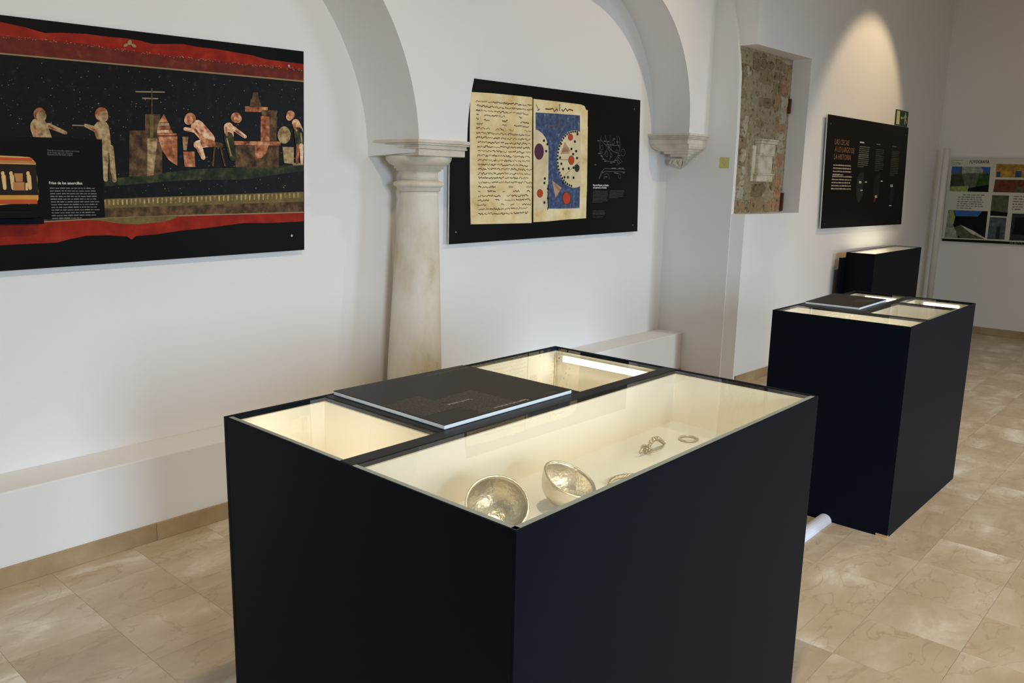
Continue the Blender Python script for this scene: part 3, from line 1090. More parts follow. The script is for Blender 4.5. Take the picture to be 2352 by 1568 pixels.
M['fr_red'] = noise_ramp('frieze_red', [(0.3, srgb(124, 26, 12)), (0.55, srgb(150, 36, 18)), (0.8, srgb(172, 62, 38))], 14, rough=.5)[0]
M['fr_maroon'] = noise_ramp('frieze_maroon', [(0.3, srgb(84, 30, 22)), (0.55, srgb(106, 40, 30)), (0.8, srgb(134, 72, 50))], 20, rough=.5)[0]
M['fr_dark'] = noise_ramp('frieze_dark', [(0.3, srgb(6, 6, 8)), (0.58, srgb(15, 14, 15)), (0.68, srgb(36, 34, 30)), (0.80, srgb(84, 76, 60))], 34, rough=.45, detail=10)[0]
M['fr_olive'] = noise_ramp('frieze_olive', [(0.3, srgb(86, 76, 42)), (0.55, srgb(116, 100, 58)), (0.8, srgb(140, 122, 78))], 26, rough=.5)[0]
M['fr_line'] = flat('frieze_line', (150, 130, 98))
M['fr_tan'] = noise_ramp('frieze_tan', [(0.34, srgb(104, 80, 50)), (0.5, srgb(168, 142, 100)), (0.68, srgb(202, 180, 138))], 34, rough=.5)[0]
M['fr_flesh'] = noise_ramp('frieze_flesh', [(0.36, srgb(160, 86, 52)), (0.5, srgb(222, 172, 132)), (0.66, srgb(246, 222, 188))], 36, rough=.5)[0]
M['fr_clay'] = noise_ramp('frieze_clay', [(0.34, srgb(92, 48, 30)), (0.5, srgb(172, 104, 68)), (0.66, srgb(222, 164, 122))], 26, rough=.5)[0]
M['fr_brown'] = noise_ramp('frieze_brown', [(0.34, srgb(44, 33, 23)), (0.5, srgb(86, 64, 42)), (0.66, srgb(124, 98, 66))], 22, rough=.5)[0]
M['fr_green'] = noise_ramp('frieze_green', [(0.34, srgb(16, 24, 18)), (0.5, srgb(40, 50, 32)), (0.66, srgb(80, 80, 48))], 18, rough=.5)[0]
R, MA, DK, OL, LN, TN, FL, CL, BR, GR = range(10)
FM = [M[k] for k in ('fr_red', 'fr_maroon', 'fr_dark', 'fr_olive', 'fr_line', 'fr_tan', 'fr_flesh', 'fr_clay', 'fr_brown', 'fr_green')]
top_w = [(0, 50), (30, 57), (60, 63), (85, 71), (105, 76), (140, 75), (200, 78), (235, 83), (290, 88), (325, 94), (350, 101), (380, 101), (420, 101), (455, 108), (500, 113), (545, 121), (580, 127), (610, 136), (650, 141), (697, 147)]
mid_w = [(0, 83), (175, 99), (350, 124), (520, 143), (697, 160)]
low_w = [(0, 121), (350, 153), (697, 185)]
bl_t = [(0, 514), (95, 508), (240, 500), (400, 494), (697, 486)]
bl_b = [(0, 563), (60, 560), (130, 557), (160, 549), (200, 541), (250, 540), (292, 543), (302, 550), (312, 542), (360, 538), (410, 530), (470, 524), (560, 512), (620, 512), (697, 508)]
ot = [(0, 472), (240, 457), (480, 448), (697, 440)]
om = [(0, 492), (240, 478), (480, 470), (697, 463)]
rev = lambda l: l[::-1]
lay1('frieze_bands', FM, [
    (R, edge(top_w) + rev(edge(mid_w))), (MA, edge(mid_w) + rev(edge(low_w))),
    (DK, edge([(x, y + 4) for x, y in low_w]) + rev(edge(ot))),
    (LN, edge(low_w) + rev(edge([(x, y + 3.5) for x, y in low_w]))),
    (OL, edge(ot) + rev(edge(om))), (BR, edge(om) + rev(edge(bl_t))), (R, edge(bl_t) + rev(edge(bl_b))),
    (LN, edge(bl_t) + rev(edge([(x, y + 2.6) for x, y in bl_t]))),
    (OL, [pt(P1, x, y) for x, y in ((205, 505), (250, 501), (330, 497), (410, 495), (398, 503), (370, 510), (320, 515), (270, 513), (235, 507))]),
], .0004)
tick = MB()
r_ = random.Random(4)
for k in range(70):
    x = 6 + k * 10.1
    if x > 690:
        break
    y0 = np.interp(x, [p[0] for p in ot], [p[1] for p in ot])
    tick.poly([P1.hit(x + dx, y0 + dy, .0011) for dx, dy in ((0, 2.5), (4.6, 2), (4.0, 13 + r_.random() * 3), (.8, 13 + r_.random() * 3))])
tick.build('frieze_ornament', M['fr_tan'], f1p, merge=False)
dot = MB()
for k in range(150):
    x = r_.uniform(0, 694)
    y = np.interp(x, [p[0] for p in mid_w], [p[1] for p in mid_w]) + r_.uniform(-3.5, 2.5)
    dot.poly([P1.hit(x + dx, y + dy, .0011) for dx, dy in ((0, 0), (1.8, .4), (2.2, 1.6), (.2, 1.3))])
for k in range(420):
    x, y = r_.uniform(0, 694), r_.uniform(135, 445)
    if y < np.interp(x, [0, 697], [134, 196]) or y > np.interp(x, [0, 697], [465, 436]):
        continue
    q = r_.uniform(.5, 1.5)
    dot.poly([P1.hit(x + dx * q, y + dy * q, .0011) for dx, dy in ((0, 0), (1.2, .3), (1.0, 1.5), (-.3, 1.2))])
dot.build('frieze_specks', M['fr_tan'], f1p, merge=False)['kind'] = 'stuff'
S = []
GRP = []
def cut(nm):
    global S
    GRP.append((nm, S))
    S = []
# ground, plinths, tables and a furnace of the generic workshop scene
S += [(GR, [(240, 412), (330, 402), (450, 388), (560, 384), (697, 378), (697, 392), (560, 412), (420, 414), (240, 428)])]
cut('painted_ground')
S += [(BR, [(297, 300), (338, 300), (338, 405), (296, 405)]), (BR, [(338, 322), (372, 320), (372, 398), (338, 404)]), (TN, [(338, 318), (362, 316), (352, 402), (338, 404)])]
S += [(BR, [(333, 262), (368, 262), (368, 318), (333, 318)]), (OL, [(344, 264), (352, 264), (352, 316), (344, 316)])]
cut('painted_plinth')
S += [(CL, [(376, 262), (386, 281), (364, 281)]), (TN, [(364, 282), (387, 282), (389, 289), (362, 289)]), (CL, [(362, 290), (390, 290), (391, 297), (361, 297)]), (FL, [(361, 298), (393, 298), (397, 305), (360, 305)]), (CL, [(360, 306), (405, 306), (405, 311), (360, 311)]),
      (CL, [(362, 313), (407, 313), (407, 381), (388, 368), (372, 345)])]
cut('painted_stack')
S += [(LN, [(311, 209), (378, 210), (378, 213), (311, 212)]), (LN, [(326, 224), (363, 225), (363, 228), (326, 227)]), (BR, [(347, 203), (350, 203), (350, 262), (347, 262)])]
cut('painted_scales')
S += [(TN, [(418, 314), (432, 314), (428, 345), (421, 345)]), (CL, [(420, 348), (446, 348), (448, 383), (424, 383)])]
cut('painted_anvil')
S += [(CL, [(534, 324), (644, 325), (644, 334), (534, 333)]), (BR, [(540, 334), (640, 334), (640, 384), (540, 384)]), (CL, [(585, 334), (616, 334), (612, 350), (600, 362), (586, 366)])]
cut('painted_table')
S += [(CL, [(562, 244), (614, 246), (614, 258), (562, 256)]), (BR, [(575, 228), (596, 228), (600, 246), (572, 246)]), (BR, [(580, 212), (592, 212), (594, 230), (578, 230)]), (BR, [(600, 252), (637, 254), (634, 268), (600, 266)]), (CL, [(598, 266), (618, 268), (620, 324), (598, 324)]), (BR, [(618, 268), (636, 268), (634, 325), (619, 324)])]
cut('painted_furnace')
S += [(TN, ell(652, 310, 15, 20)), (TN, [(648, 337), (674, 338), (674, 377), (652, 374)]), (LN, [(672, 374), (696, 374), (696, 379), (672, 380)])]
cut('painted_vessel')
S += [(LN, [(165, 286), (210, 288), (210, 290), (165, 289)])]
cut('painted_rod')
S += [(BR, limb(486, 330, 506, 334, 7, 6)), (BR, limb(492, 340, 488, 380, 2, 2)), (BR, limb(506, 340, 516, 380, 2, 2))]
cut('painted_stool')
# five plain standing, seated and stooping figures
S += [(TN, limb(88, 290, 102, 330, 20, 20)), (TN, limb(110, 288, 150, 305, 6, 4)), (CL, ell(90, 262, 14, 15)), (TN, ell(94, 267, 11.5, 13)), (CL, limb(78, 290, 88, 328, 3, 3)), (CL, limb(112, 290, 126, 297, 2.5, 2))]
cut('painted_figure')
S += [(TN, limb(232, 295, 240, 330, 18, 14)), (TN, limb(240, 330, 240, 372, 13, 9)), (TN, limb(240, 372, 242, 412, 7, 5)), (TN, limb(252, 340, 262, 414, 8, 5)), (TN, limb(222, 298, 196, 288, 7, 4)), (CL, ell(232, 262, 15, 16)), (TN, ell(236, 268, 12, 12.5)), (CL, limb(220, 300, 228, 332, 3, 3)), (BR, limb(249, 352, 252, 408, 1.5, 2)), (CL, limb(222, 300, 206, 294, 2, 2))]
cut('painted_figure')
S += [(FL, limb(452, 290, 478, 320, 15, 15)), (FL, limb(480, 326, 452, 332, 11, 9)), (FL, limb(454, 332, 466, 362, 8, 5)), (CL, limb(468, 326, 486, 330, 9, 8)), (FL, limb(446, 300, 424, 296, 5, 4)), (CL, ell(436, 272, 13, 13)), (FL, ell(432, 276, 10, 10.5)), (CL, limb(446, 296, 466, 322, 2.5, 2.5)), (CL, limb(452, 340, 461, 360, 2, 1.5)), (CL, limb(440, 302, 428, 299, 1.6, 1.4))]
cut('painted_figure')
S += [(FL, limb(524, 292, 526, 312, 11, 10)), (GR, limb(524, 314, 534, 362, 11, 8)), (FL, limb(534, 294, 562, 314, 5, 4)), (CL, ell(541, 270, 12, 12)), (FL, ell(545, 273, 9, 9.5)), (CL, limb(518, 294, 520, 310, 2.5, 2.5)), (TN, limb(520, 318, 530, 358, 1.5, 1.5)), (CL, limb(540, 300, 558, 313, 1.5, 1.2))]
cut('painted_figure')
S += [(FL, limb(678, 282, 686, 300, 9, 9)), (GR, limb(684, 302, 686, 328, 10, 9)), (CL, limb(683, 334, 681, 374, 4, 3)), (FL, limb(691, 334, 692, 374, 5, 3)), (CL, ell(666, 264, 10, 10)), (FL, ell(663.5, 269, 7.6, 8)), (CL, limb(672, 286, 680, 300, 2, 2)), (TN, limb(690, 306, 692, 326, 1.5, 1.5))]
cut('painted_figure')
S += [(LN, ell(297, 98, 5, 6)), (LN, ell(288, 104, 6, 3.5, rot=-.5)), (LN, ell(306, 105, 6, 3.5, rot=.5))]
cut('painted_flower')
for k, (nm, S) in enumerate(GRP):
    layer(P1, nm, f1p, FM, S, .0013 + k * .0002)

# caption plate carried on the frieze
CP = Plane((0, YB - .032 - .008, 0), (1, 0, 0), (0, 0, 1))
u = [pt(CP, x, y) for x, y in ((0, 315), (234, 320), (241, 499), (0, 508))]
cq = [(LX + .06, u[0][1]), u[1], u[2], (LX + .06, u[3][1])]
cap = MB().prism([CP.at(a, b, -.0055) for a, b in cq], CP.n * .0055).build('caption_plate', M['print_black'], f1p)


def ctext(s, x, y, size, wpx, mat, bold=0.0, nm='caption_text'):
    a, b = pt(CP, x, y)
    a2, _ = pt(CP, x + wpx, y)
    return text(nm, s, CP, a, b, size, mat, cap, off=.0006, width=a2 - a, bold=bold)


ctext('Friso de los amorcillos', 113, 423, .0155, 76, M['ink_white'], bold=.0003)
ctext('Friso de los amorcillos orfebres de la Casa', 109, 346.5, .0085, 72, M['ink_grey'])
ctext('de los Vettii, siglo I d.C., Pompeya', 109, 351.5, .0085, 58, M['ink_grey'])
ctext('Reproducción del fresco original', 109, 356, .0085, 57, M['ink_grey'])
a0, b0 = pt(CP, 114, 433)
a1 = pt(CP, 226, 433)[0]
greek('caption_text', CP, a0, a1, b0, .0104, 12, M['ink_grey'], cap, off=.0006, seed=21, hfac=.36)
q = [(0, 357), (20, 358), (45, 359), (68, 361), (76, 367), (82, 374), (83, 395), (86, 410), (86, 425), (88, 440), (88, 458), (84, 464), (66, 469), (60, 466), (30, 468), (0, 471)]
uq = [pt(CP, x, y) for x, y in q]
mats = [flat('inset_sand', (214, 168, 104), var=.15), flat('inset_red', (196, 84, 44), var=.15), flat('inset_dark', (40, 32, 26), var=.3), flat('inset_pale', (226, 186, 126), var=.1), flat('inset_clay', (184, 128, 76), var=.2), flat('inset_yellow', (214, 152, 66), var=.15)]
mb = MB()
sh = [(0, [(LX + .07, uq[0][1])] + uq + [(LX + .07, uq[-1][1])])]
def hb(y0, y1, x1, mi):
    a1, b1_ = pt(CP, x1, y0)
    _, b2_ = pt(CP, x1, y1)
    sh.append((mi, [(LX + .07, b1_), (a1, b1_), (a1, b2_), (LX + .07, b2_)]))
hb(363, 370, 74, 1); hb(370, 376, 80, 4); hb(378, 448, 82, 2); hb(448, 458, 85, 5); hb(458, 468, 85, 1)
for xx in (8, 27, 66):
    sh.append((3, [pt(CP, x, y) for x, y in limb(xx, 405, xx + 3, 432, 5, 4)]))
    sh.append((3, [pt(CP, x, y) for x, y in ell(xx - 2, 398, 4, 5)]))
sh.append((4, [pt(CP, x, y) for x, y in ((30, 418), (56, 418), (56, 437), (30, 437))]))
sh.append((4, [pt(CP, x, y) for x, y in ((32, 398), (52, 398), (52, 417), (36, 417))]))
sh.append((3, [pt(CP, x, y) for x, y in ((58, 420), (64, 420), (64, 437), (58, 437))]))
for k, (mi, pts) in enumerate(sh):
    mb.poly([CP.at(a, b, .0006 + k * 4e-5) for a, b in pts], mi)
mb.build('inset_picture', mats, cap, merge=False)
sa, sb = pt(CP, 0, 488), pt(CP, 56, 497)
MB().box(LX + .06, sb[0] + .02, CP.o.y - .085, CP.o.y - .0001, sa[1] - .018, sa[1] + .006).build('small_shelf', M['print_black'], f1p, bevel=.002)
MB().box(LX + .06, sb[0] + .05, CP.o.y - .05, CP.o.y - .0001, sa[1] - .042, sa[1] - .020).build('small_shelf', M['laminate'], f1p, bevel=.002)

# --- manuscript panel between the column and the corbel
P2 = Plane((0, YB - .032, 0), (1, 0, 0), (0, 0, 1))
q2 = [(pt(P2, 1031, 561)[0] + .008, pt(P2, 1095, 180)[1] - .004), pt(P2, 1471, 230), pt(P2, 1464, 531), pt(P2, 1031, 561)]
f2p = wall_panel('manuscript_panel', P2, q2, .02, 'black wall panel showing an open manuscript with a blue map, right of the stone column', screws=((1456.5, 250.5), (1453, 517), (1046.5, 533)))
M['parch'] = noise_ramp('parchment', [(0.25, srgb(186, 146, 90)), (0.42, srgb(232, 206, 150)), (0.6, srgb(246, 228, 180)), (0.8, srgb(250, 238, 200))], 7, rough=.55, detail=9)[0]
M['parch_pale'] = noise_ramp('parchment_pale', [(0.3, srgb(214, 194, 150)), (0.6, srgb(232, 216, 178)), (0.8, srgb(236, 222, 188))], 9, rough=.55)[0]
M['blue'] = noise_ramp('map_blue', [(0.3, srgb(48, 62, 92)), (0.50, srgb(70, 86, 120)), (0.62, srgb(92, 108, 138)), (0.70, srgb(164, 166, 170))], 34, rough=.5, detail=9)[0]
M['ink_brown'] = flat('ink_brown', (84, 62, 38))
M['map_red'] = flat('map_red', (190, 74, 44))
M['map_plum'] = flat('map_plum', (92, 50, 72))
M['map_green'] = flat('map_green', (52, 60, 48))
M['map_ink'] = flat('map_ink', (44, 36, 32))
M['map_pink'] = flat('map_pink', (196, 156, 128), var=.3, scale=200)
M['map_dull'] = flat('map_dull', (120, 96, 60))
PG = [M[k] for k in ('parch', 'parch_pale', 'blue', 'map_red', 'map_plum', 'map_green', 'map_ink', 'map_pink', 'ink_brown', 'map_dull')]
layer(P2, 'manuscript_pages', f2p, PG, [
    (0, [(1080, 211), (1130, 214), (1180, 219), (1221, 223), (1223, 226), (1222, 300), (1222, 420), (1221, 512), (1180, 513), (1130, 514), (1081, 515), (1079, 420), (1079, 300)]),
    (0, [(1225, 227), (1280, 233), (1335, 240), (1343, 244), (1346, 252), (1350, 253), (1349, 330), (1348, 420), (1346, 501), (1300, 504), (1260, 508), (1225, 510)]),
    (2, [(1230, 258), (1280, 261), (1332, 265), (1333, 380), (1331, 478), (1290, 479), (1230, 479)]),
    (1, [(1229, 297), (1236, 299), (1246, 307), (1254, 318), (1259, 332), (1260, 350), (1259, 420), (1259, 482), (1229, 482)]),
    (1, [(x, y) for x, y in ell(1319, 365, 40, 66, 48) if x < 1336]),
    (0, [(1334, 290), (1350, 290), (1348, 440), (1333, 440)]),
    (7, [(1297, 325), (1310, 346), (1307, 353), (1287, 354)]), (7, [(1268, 415), (1290, 431), (1276, 454)]),
], .0004)
S = []
for x, y, a, b, mi in ((1310, 315, 5, 7, 3), (1312, 368, 6, 10, 3), (1240, 444, 6, 9, 3), (1301, 455, 9, 14, 3), (1238, 348, 10, 18, 4), (1325, 386, 5, 8, 5)):
    layer(P2, 'map_disc', f2p, PG, [(6, ell(x, y, a + .8, b + .8)), (mi, ell(x, y, a, b))], .0012)
r_ = random.Random(9)
for k in range(26):
    t = math.radians(100 + k * 7.2)
    x, y = 1319 + 38.5 * math.cos(t), 365 + 63 * math.sin(t)
    if x < 1332:
        S.append((6, ell(x, y, 1.9, 2.8, 8)))
for k in range(20):
    S.append((6, ell(1259 - r_.uniform(0, 1.5), 425 + k * 2.9, 1.2, 1.6, 7)))
for x, y in ((1249, 323), (1257, 331), (1254, 347), (1286, 362), (1289, 376), (1293, 388), (1306, 387), (1317, 385), (1296, 407), (1304, 407), (1317, 408), (1320, 325), (1312, 342), (1323, 347), (1316, 354), (1325, 363), (1288, 330), (1293, 420), (1250, 465), (1251, 410), (1250, 420), (1258, 433), (1258, 455), (1326, 308)):
    S.append((6, ell(x, y, 2.2, 3.2, 9)))
layer(P2, 'map_marks', f2p, PG, S, .0010)['kind'] = 'stuff'
# unreadable hand-written lines
hw = MB()
r_ = random.Random(14)
for k in range(26):
    y = 232 + k * 10.4
    x = 1096 if k > 8 else 1092
    x = max(1090, x) + r_.uniform(0, 3)
    slope = np.interp(k, [0, 26], [.085, -.035])
    skip = 3 <= k <= 6 or 19 <= k <= 23
    while x < 1213:
        L_ = r_.uniform(5, 15)
        if skip and r_.random() < .3:
            x += L_ + 4
            continue
        npt = int(L_ / 1.4) + 2
        pts = [P2.hit(x + L_ * i / (npt - 1), y + slope * (x + L_ * i / (npt - 1) - 1090) + r_.uniform(-3.0, 2.2), .0010) for i in range(npt)]
        hw.ribbon(pts, r_.uniform(.0026, .0056), P2.n)
        x += L_ + r_.uniform(.6, 2.2)
hw.build('handwriting', M['ink_brown'], f2p, merge=False)['kind'] = 'stuff'
hw = MB()
for seg, wd in (([(1252, 250), (1262, 251), (1270, 249), (1273, 256), (1279, 250), (1281, 255)], .007), ([(1285, 239), (1285, 255)], .006), ([(1290, 251), (1293, 256), (1299, 249), (1303, 255), (1307, 251), (1316, 254)], .008), ([(1231, 240), (1238, 254)], .004), ([(1234, 254), (1240, 250)], .004)):
    hw.ribbon([P2.hit(x, y, .0011) for x, y in seg], wd, P2.n)
for seg in ([(1262, 288), (1272, 290), (1280, 285), (1282, 292), (1296, 291)], [(1284, 272), (1285, 288)], [(1300, 274), (1300, 291)], [(1268, 268), (1271, 275)]):
    hw.ribbon([P2.hit(x, y, .0013) for x, y in seg], .0055, P2.n, 1)
for k in range(9):
    x = 1291 + k * 1.6
    hw.ribbon([P2.hit(x, 350 - k * .2, .0013), P2.hit(x + 2, 338 + r_.uniform(-4, 6), .0013)], .002, P2.n)
for k in range(7):
    hw.ribbon([P2.hit(1272 + k * 1.6, 424 + k * 2.2, .0013), P2.hit(1277 + k * 1.8, 422 + k * 2.4, .0013)], .0024, P2.n)
hw.ribbon([P2.hit(x, y, .0013) for x, y in ((1283, 366), (1305, 367))], .0022, P2.n)
hw.ribbon([P2.hit(x, y, .0013) for x, y in ((1298, 402), (1320, 380), (1330, 372))], .0022, P2.n)
hw.build('inked_titles', [M['ink_brown'], M['map_dull']], f2p, merge=False)['kind'] = 'stuff'
# white line drawing and text at the right
ld = MB()
def line2(pts, wd=.0022):
    ld.ribbon([P2.hit(x, y, .0008) for x, y in pts], wd, P2.n)
line2([(1381, 311), (1378, 325), (1377, 340), (1378, 352), (1382, 360), (1389, 367), (1398, 371), (1408, 371), (1416, 364), (1421, 352), (1424, 335), (1423, 318), (1420, 312)])
line2([(1390, 310), (1394, 328), (1400, 340)]); line2([(1401, 311), (1401, 333), (1423, 334)]); line2([(1379, 320), (1392, 334), (1400, 340), (1408, 348), (1420, 352)])
line2([(1387, 356), (1396, 339), (1403, 352), (1400, 368)]); line2([(1417, 312), (1418, 330), (1423, 340)]); line2([(1392, 332), (1410, 333)])
for cx, cy, rx, ry in ((1382, 339, 3, 5), (1401, 340, 3, 5), (1408, 326, 3, 4.5), (1431, 350, 5, 8), (1381, 350, 2, 3.5), (1416, 348, 2, 4), (1404, 357, 2, 4), (1393, 354, 2.5, 6)):
    e_ = ell(cx, cy, rx, ry, 14)
    line2(e_ + [e_[0]], .0016)
line2([(1420, 360), (1429, 371), (1416, 380), (1420, 360)]); line2([(1419, 366), (1424, 374)]); line2([(1418, 372), (1422, 377)])
line2([(1376, 410), (1380, 396), (1388, 387), (1400, 387), (1436, 389)]); line2([(1376, 411), (1382, 398), (1390, 393), (1436, 395)])
line2([(1387, 410), (1389, 400), (1394, 397), (1398, 403), (1399, 410)], .0018)
e_ = ell(1423, 405, 3, 5, 12); line2(e_ + [e_[0]], .0014)
r_ = random.Random(31)
for x, y in ((1374, 323), (1376, 352), (1382, 358), (1385, 365), (1390, 370), (1404, 374), (1410, 372), (1414, 368), (1422, 357), (1410, 319), (1418, 326), (1389, 324), (1397, 325), (1407, 386), (1412, 386), (1423, 386), (1430, 386), (1413, 397), (1418, 398), (1432, 397), (1392, 406), (1384, 395), (1367, 378)):
    line2([(x - 2.4, y), (x + 2.6, y + .3)], .0045)
ld.build('line_drawing', M['ink_grey'], f2p, merge=False)
def t2(s, x, y, size, wpx, mat, bold=0.0):
    a, b = pt(P2, x, y)
    return text('title_text', s, P2, a, b, size, mat, f2p, off=.0008, width=pt(P2, x + wpx, y)[0] - a, bold=bold)
t2('Mapa del Magreb y al-Ándalus', 1362, 427, .0175, 36, M['ink_white'], .0009)
t2('con epicentro en Córdoba', 1362, 432.5, .0175, 31, M['ink_white'], .0009)
def g2(x0, x1, y, n, pitch, seed, mat='ink_grey', last=.6):
    a, b = pt(P2, x0, y)
    greek('text_block', P2, a, pt(P2, x1, y)[0], b, pitch, n, M[mat], f2p, off=.0008, seed=seed, last=last)
g2(1362, 1397, 439, 10, .0085, 41, 'ink_dim'); g2(1400, 1434, 438, 7, .0085, 42, 'ink_dim'); g2(1361.5, 1391, 485, 4, .0085, 43, 'ink_dim', .95); g2(1361.5, 1388, 499, 1, .0085, 44, 'ink_dim', .9)

# --- text panel beyond the niche
P3 = Plane((5.735, yc(5.735) - .032, 0), (1, -.0345, 0), (0, 0, 1))
q3 = [pt(P3, *p_) for p_ in ((1902, 262), (2087, 293), (2070, 515), (1885, 525))]
f3p = wall_panel('history_panel', P3, q3, .02, 'black wall panel with gold title and columns of white text, beyond the niche', screws=((1908, 284), (2080, 310), (1894, 514), (2062, 507)))
def t3(s, x, y, size, x1, mat, bold=0.0, nm='title_text'):
    a, b = pt(P3, x, y)
    return text(nm, s, P3, a, b, size, mat, f3p, off=.0008, width=pt(P3, x1, y)[0] - a, bold=bold)
t3('LAS CECAS', 1917, 331, .064, 1950, M['ink_gold']); t3('A LO LARGO DE', 1917, 348, .064, 1962, M['ink_gold']); t3('LA HISTORIA', 1915, 365, .064, 1954, M['ink_gold'])
def g3(x0, x1, y, n, pitch, seed, mat='ink_white', last=.55, hf=.42):
    a, b = pt(P3, x0, y)
    greek('text_block', P3, a, pt(P3, x1, y)[0], b, pitch, n, M[mat], f3p, off=.0008, seed=seed, last=last, hfac=hf)
g3(1914, 1958, 380, 4, .026, 51, 'ink_soft', hf=.4); g3(1911, 1957, 406, 5, .026, 52, 'ink_soft', last=1, hf=.4)
g3(1975, 1985, 328, 1, .026, 53, last=1); g3(1974, 1998, 337, 7, .017, 54, 'ink_grey'); g3(1972, 1997, 356, 7, .017, 55, 'ink_grey')
g3(2013, 2022, 332, 1, .02, 56, 'ink_grey', 1); g3(2012, 2032, 344, 4, .016, 57, 'ink_dim'); g3(2011, 2031, 359, 5, .016, 58, 'ink_dim'); g3(2010, 2030, 376, 5, .016, 59, 'ink_dim')
g3(2050, 2059, 337, 1, .02, 60, 'ink_grey', 1); g3(2049, 2067, 348, 6, .016, 61, 'ink_dim'); g3(2047, 2066, 367, 10, .016, 62, 'ink_dim')
for k, (x, y) in enumerate(((1973, 418), (1973, 421), (1986, 419), (1976, 438), (2022.5, 417), (2009, 451), (2009.5, 454), (2045, 426), (2045, 429), (2042, 473))):
    g3(x, x + 5, y, 1, .018, 70 + k, 'ink_white', 1, .55)
m3 = [flat('map_shade', (42, 42, 38)), flat('map_shade_b', (30, 29, 30)), flat('map_mark_red', (120, 24, 40))]
for k_, sh_ in enumerate([(0, [(1975, 396), (1984, 396), (1984, 420), (1981, 432), (1982, 450), (1975, 462), (1970, 466), (1967, 450), (1967, 425), (1969, 408)]), (1, [(2013, 400), (2022, 398), (2020, 424), (2018, 450), (2008, 460), (2005, 440), (2008, 410)]), (1, [(2048, 424), (2054, 420), (2053, 450), (2046, 470), (2042, 455)]), (2, [(2009, 452), (2012, 455), (2009, 463), (2006, 464)])]):
    layer(P3, 'map_shape', f3p, m3, [sh_], .0005 + k_ * 2e-5)

# --- photograph board on the end wall
P4 = Plane((XW - .025, 0, 0), (0, -1, 0), (0, 0, 1))
zz = [pt(P4, *p_) for p_ in ((2181, 363), (2352, 364), (2352, 563), (2163.5, 553))]
q4 = [(zz[0][0], zz[0][1]), (zz[0][0] + 1.32, zz[1][1]), (zz[0][0] + 1.32, zz[2][1] - .004), (zz[3][0], zz[3][1])]
M['board_white'] = simple('board_print_white', srgb(206, 206, 192), .4)
f4p = wall_panel('photograph_board', P4, q4, .012, 'pale printed board of photographs titled in grey, on the end wall', face='board_white')
for a_, b_ in ((q4[3][0] + .1, q4[3][1] + .1), (q4[0][0] + .1, q4[0][1] - .1), (q4[2][0] - .1, q4[2][1] + .1), (q4[1][0] - .1, q4[1][1] - .1)):
    MB().prism([P4.at(a_ + dx, b_ + dy, -.024) for dx, dy in ((-.012, -.012), (.012, -.012), (.012, .012), (-.012, .012))], P4.n * .012).build('spacer', M['panel_edge'], f4p)
fk = 0
def F(rgb, var=.55, sc=9):
    d_ = tuple(int(c * (1 - .5 * min(var, .6))) for c in rgb)
    l_ = tuple(min(255, int(c * (1 + .5 * min(var, .6)))) for c in rgb)
    return noise_ramp('photo_%d_%d_%d' % rgb, [(0.32, srgb(*d_)), (0.5, srgb(*rgb)), (0.68, srgb(*l_))], 16, rough=.45, detail=9, spec=.12, rough_n=.7)[0]
pm = [F((96, 98, 84)), F((62, 66, 52)), F((58, 104, 170), .1), F((52, 82, 40), .5), F((150, 158, 92)), F((18, 22, 22), .4), F((148, 150, 140)), F((170, 134, 62)), F((48, 86, 118)), F((106, 62, 42)), F((78, 92, 96)), F((44, 56, 60)), F((26, 22, 20), .1), F((196, 190, 176)), F((88, 96, 70), .4)]
PH = [
    (0, [(2187, 382), (2275, 383.5), (2270, 441), (2181, 439)]), (2, [(2187, 382), (2210, 382.4), (2203, 398), (2185, 396)]), (6, [(2210, 382.4), (2258, 383), (2258, 396), (2240, 397), (2209, 399)]), (2, [(2254, 383), (2275, 383.5), (2274, 398), (2262, 396)]), (1, [(2185, 402), (2210, 400), (2216, 428), (2182, 430)]), (3, [(2248, 400), (2273, 398), (2271, 430), (2240, 432), (2245, 415)]), (4, [(2184, 428), (2225, 427), (2224, 440), (2181, 439)]), (5, [(2224, 432), (2271, 424), (2270, 441), (2222, 440)]),
    (7, [(2288, 376), (2360, 378), (2360, 408), (2287, 407)]), (8, [(2290, 394), (2298, 394), (2298, 406), (2289, 406)]), (8, [(2333, 393), (2347, 392), (2346, 407), (2331, 407)]), (9, [(2286, 412), (2360, 413), (2360, 443), (2281, 441)]), (14, [(2334, 428), (2350, 430), (2350, 442), (2333, 442)]),
    (14, [(2279, 448), (2318, 449), (2313, 497), (2274, 495)]), (5, [(2276, 484), (2315, 488), (2313, 497), (2274, 495)]), (10, [(2274, 498), (2312, 500), (2307, 550), (2267, 549)]), (11, [(2289, 520), (2297, 520), (2295, 548), (2286, 548)]),
    (11, [(2325, 490), (2362, 491), (2360, 553), (2318, 552)]), (5, [(2332, 500), (2360, 498), (2360, 540), (2326, 538)]),
    (5, [(2179, 482), (2269, 485), (2262, 549), (2169, 545)]), (2, [(2192, 483), (2257, 485), (2246, 497), (2195, 496)]), (4, [(2180, 483), (2190, 482), (2194, 498), (2190, 515), (2184, 510)]), (6, [(2178, 484), (2187, 512), (2196, 530), (2200, 547), (2169, 545)]), (14, [(2192, 522), (2206, 516), (2240, 535), (2258, 548), (2205, 546)]), (0, [(2196, 530), (2206, 524), (2212, 540), (2196, 542)]), (13, [(2206, 516), (2236, 530), (2262, 546), (2262, 549), (2230, 536)]),
    (12, [(2164, 547.5), (2260, 551.5), (2360, 557), (2360, 562.5), (2163.6, 553)]),
]
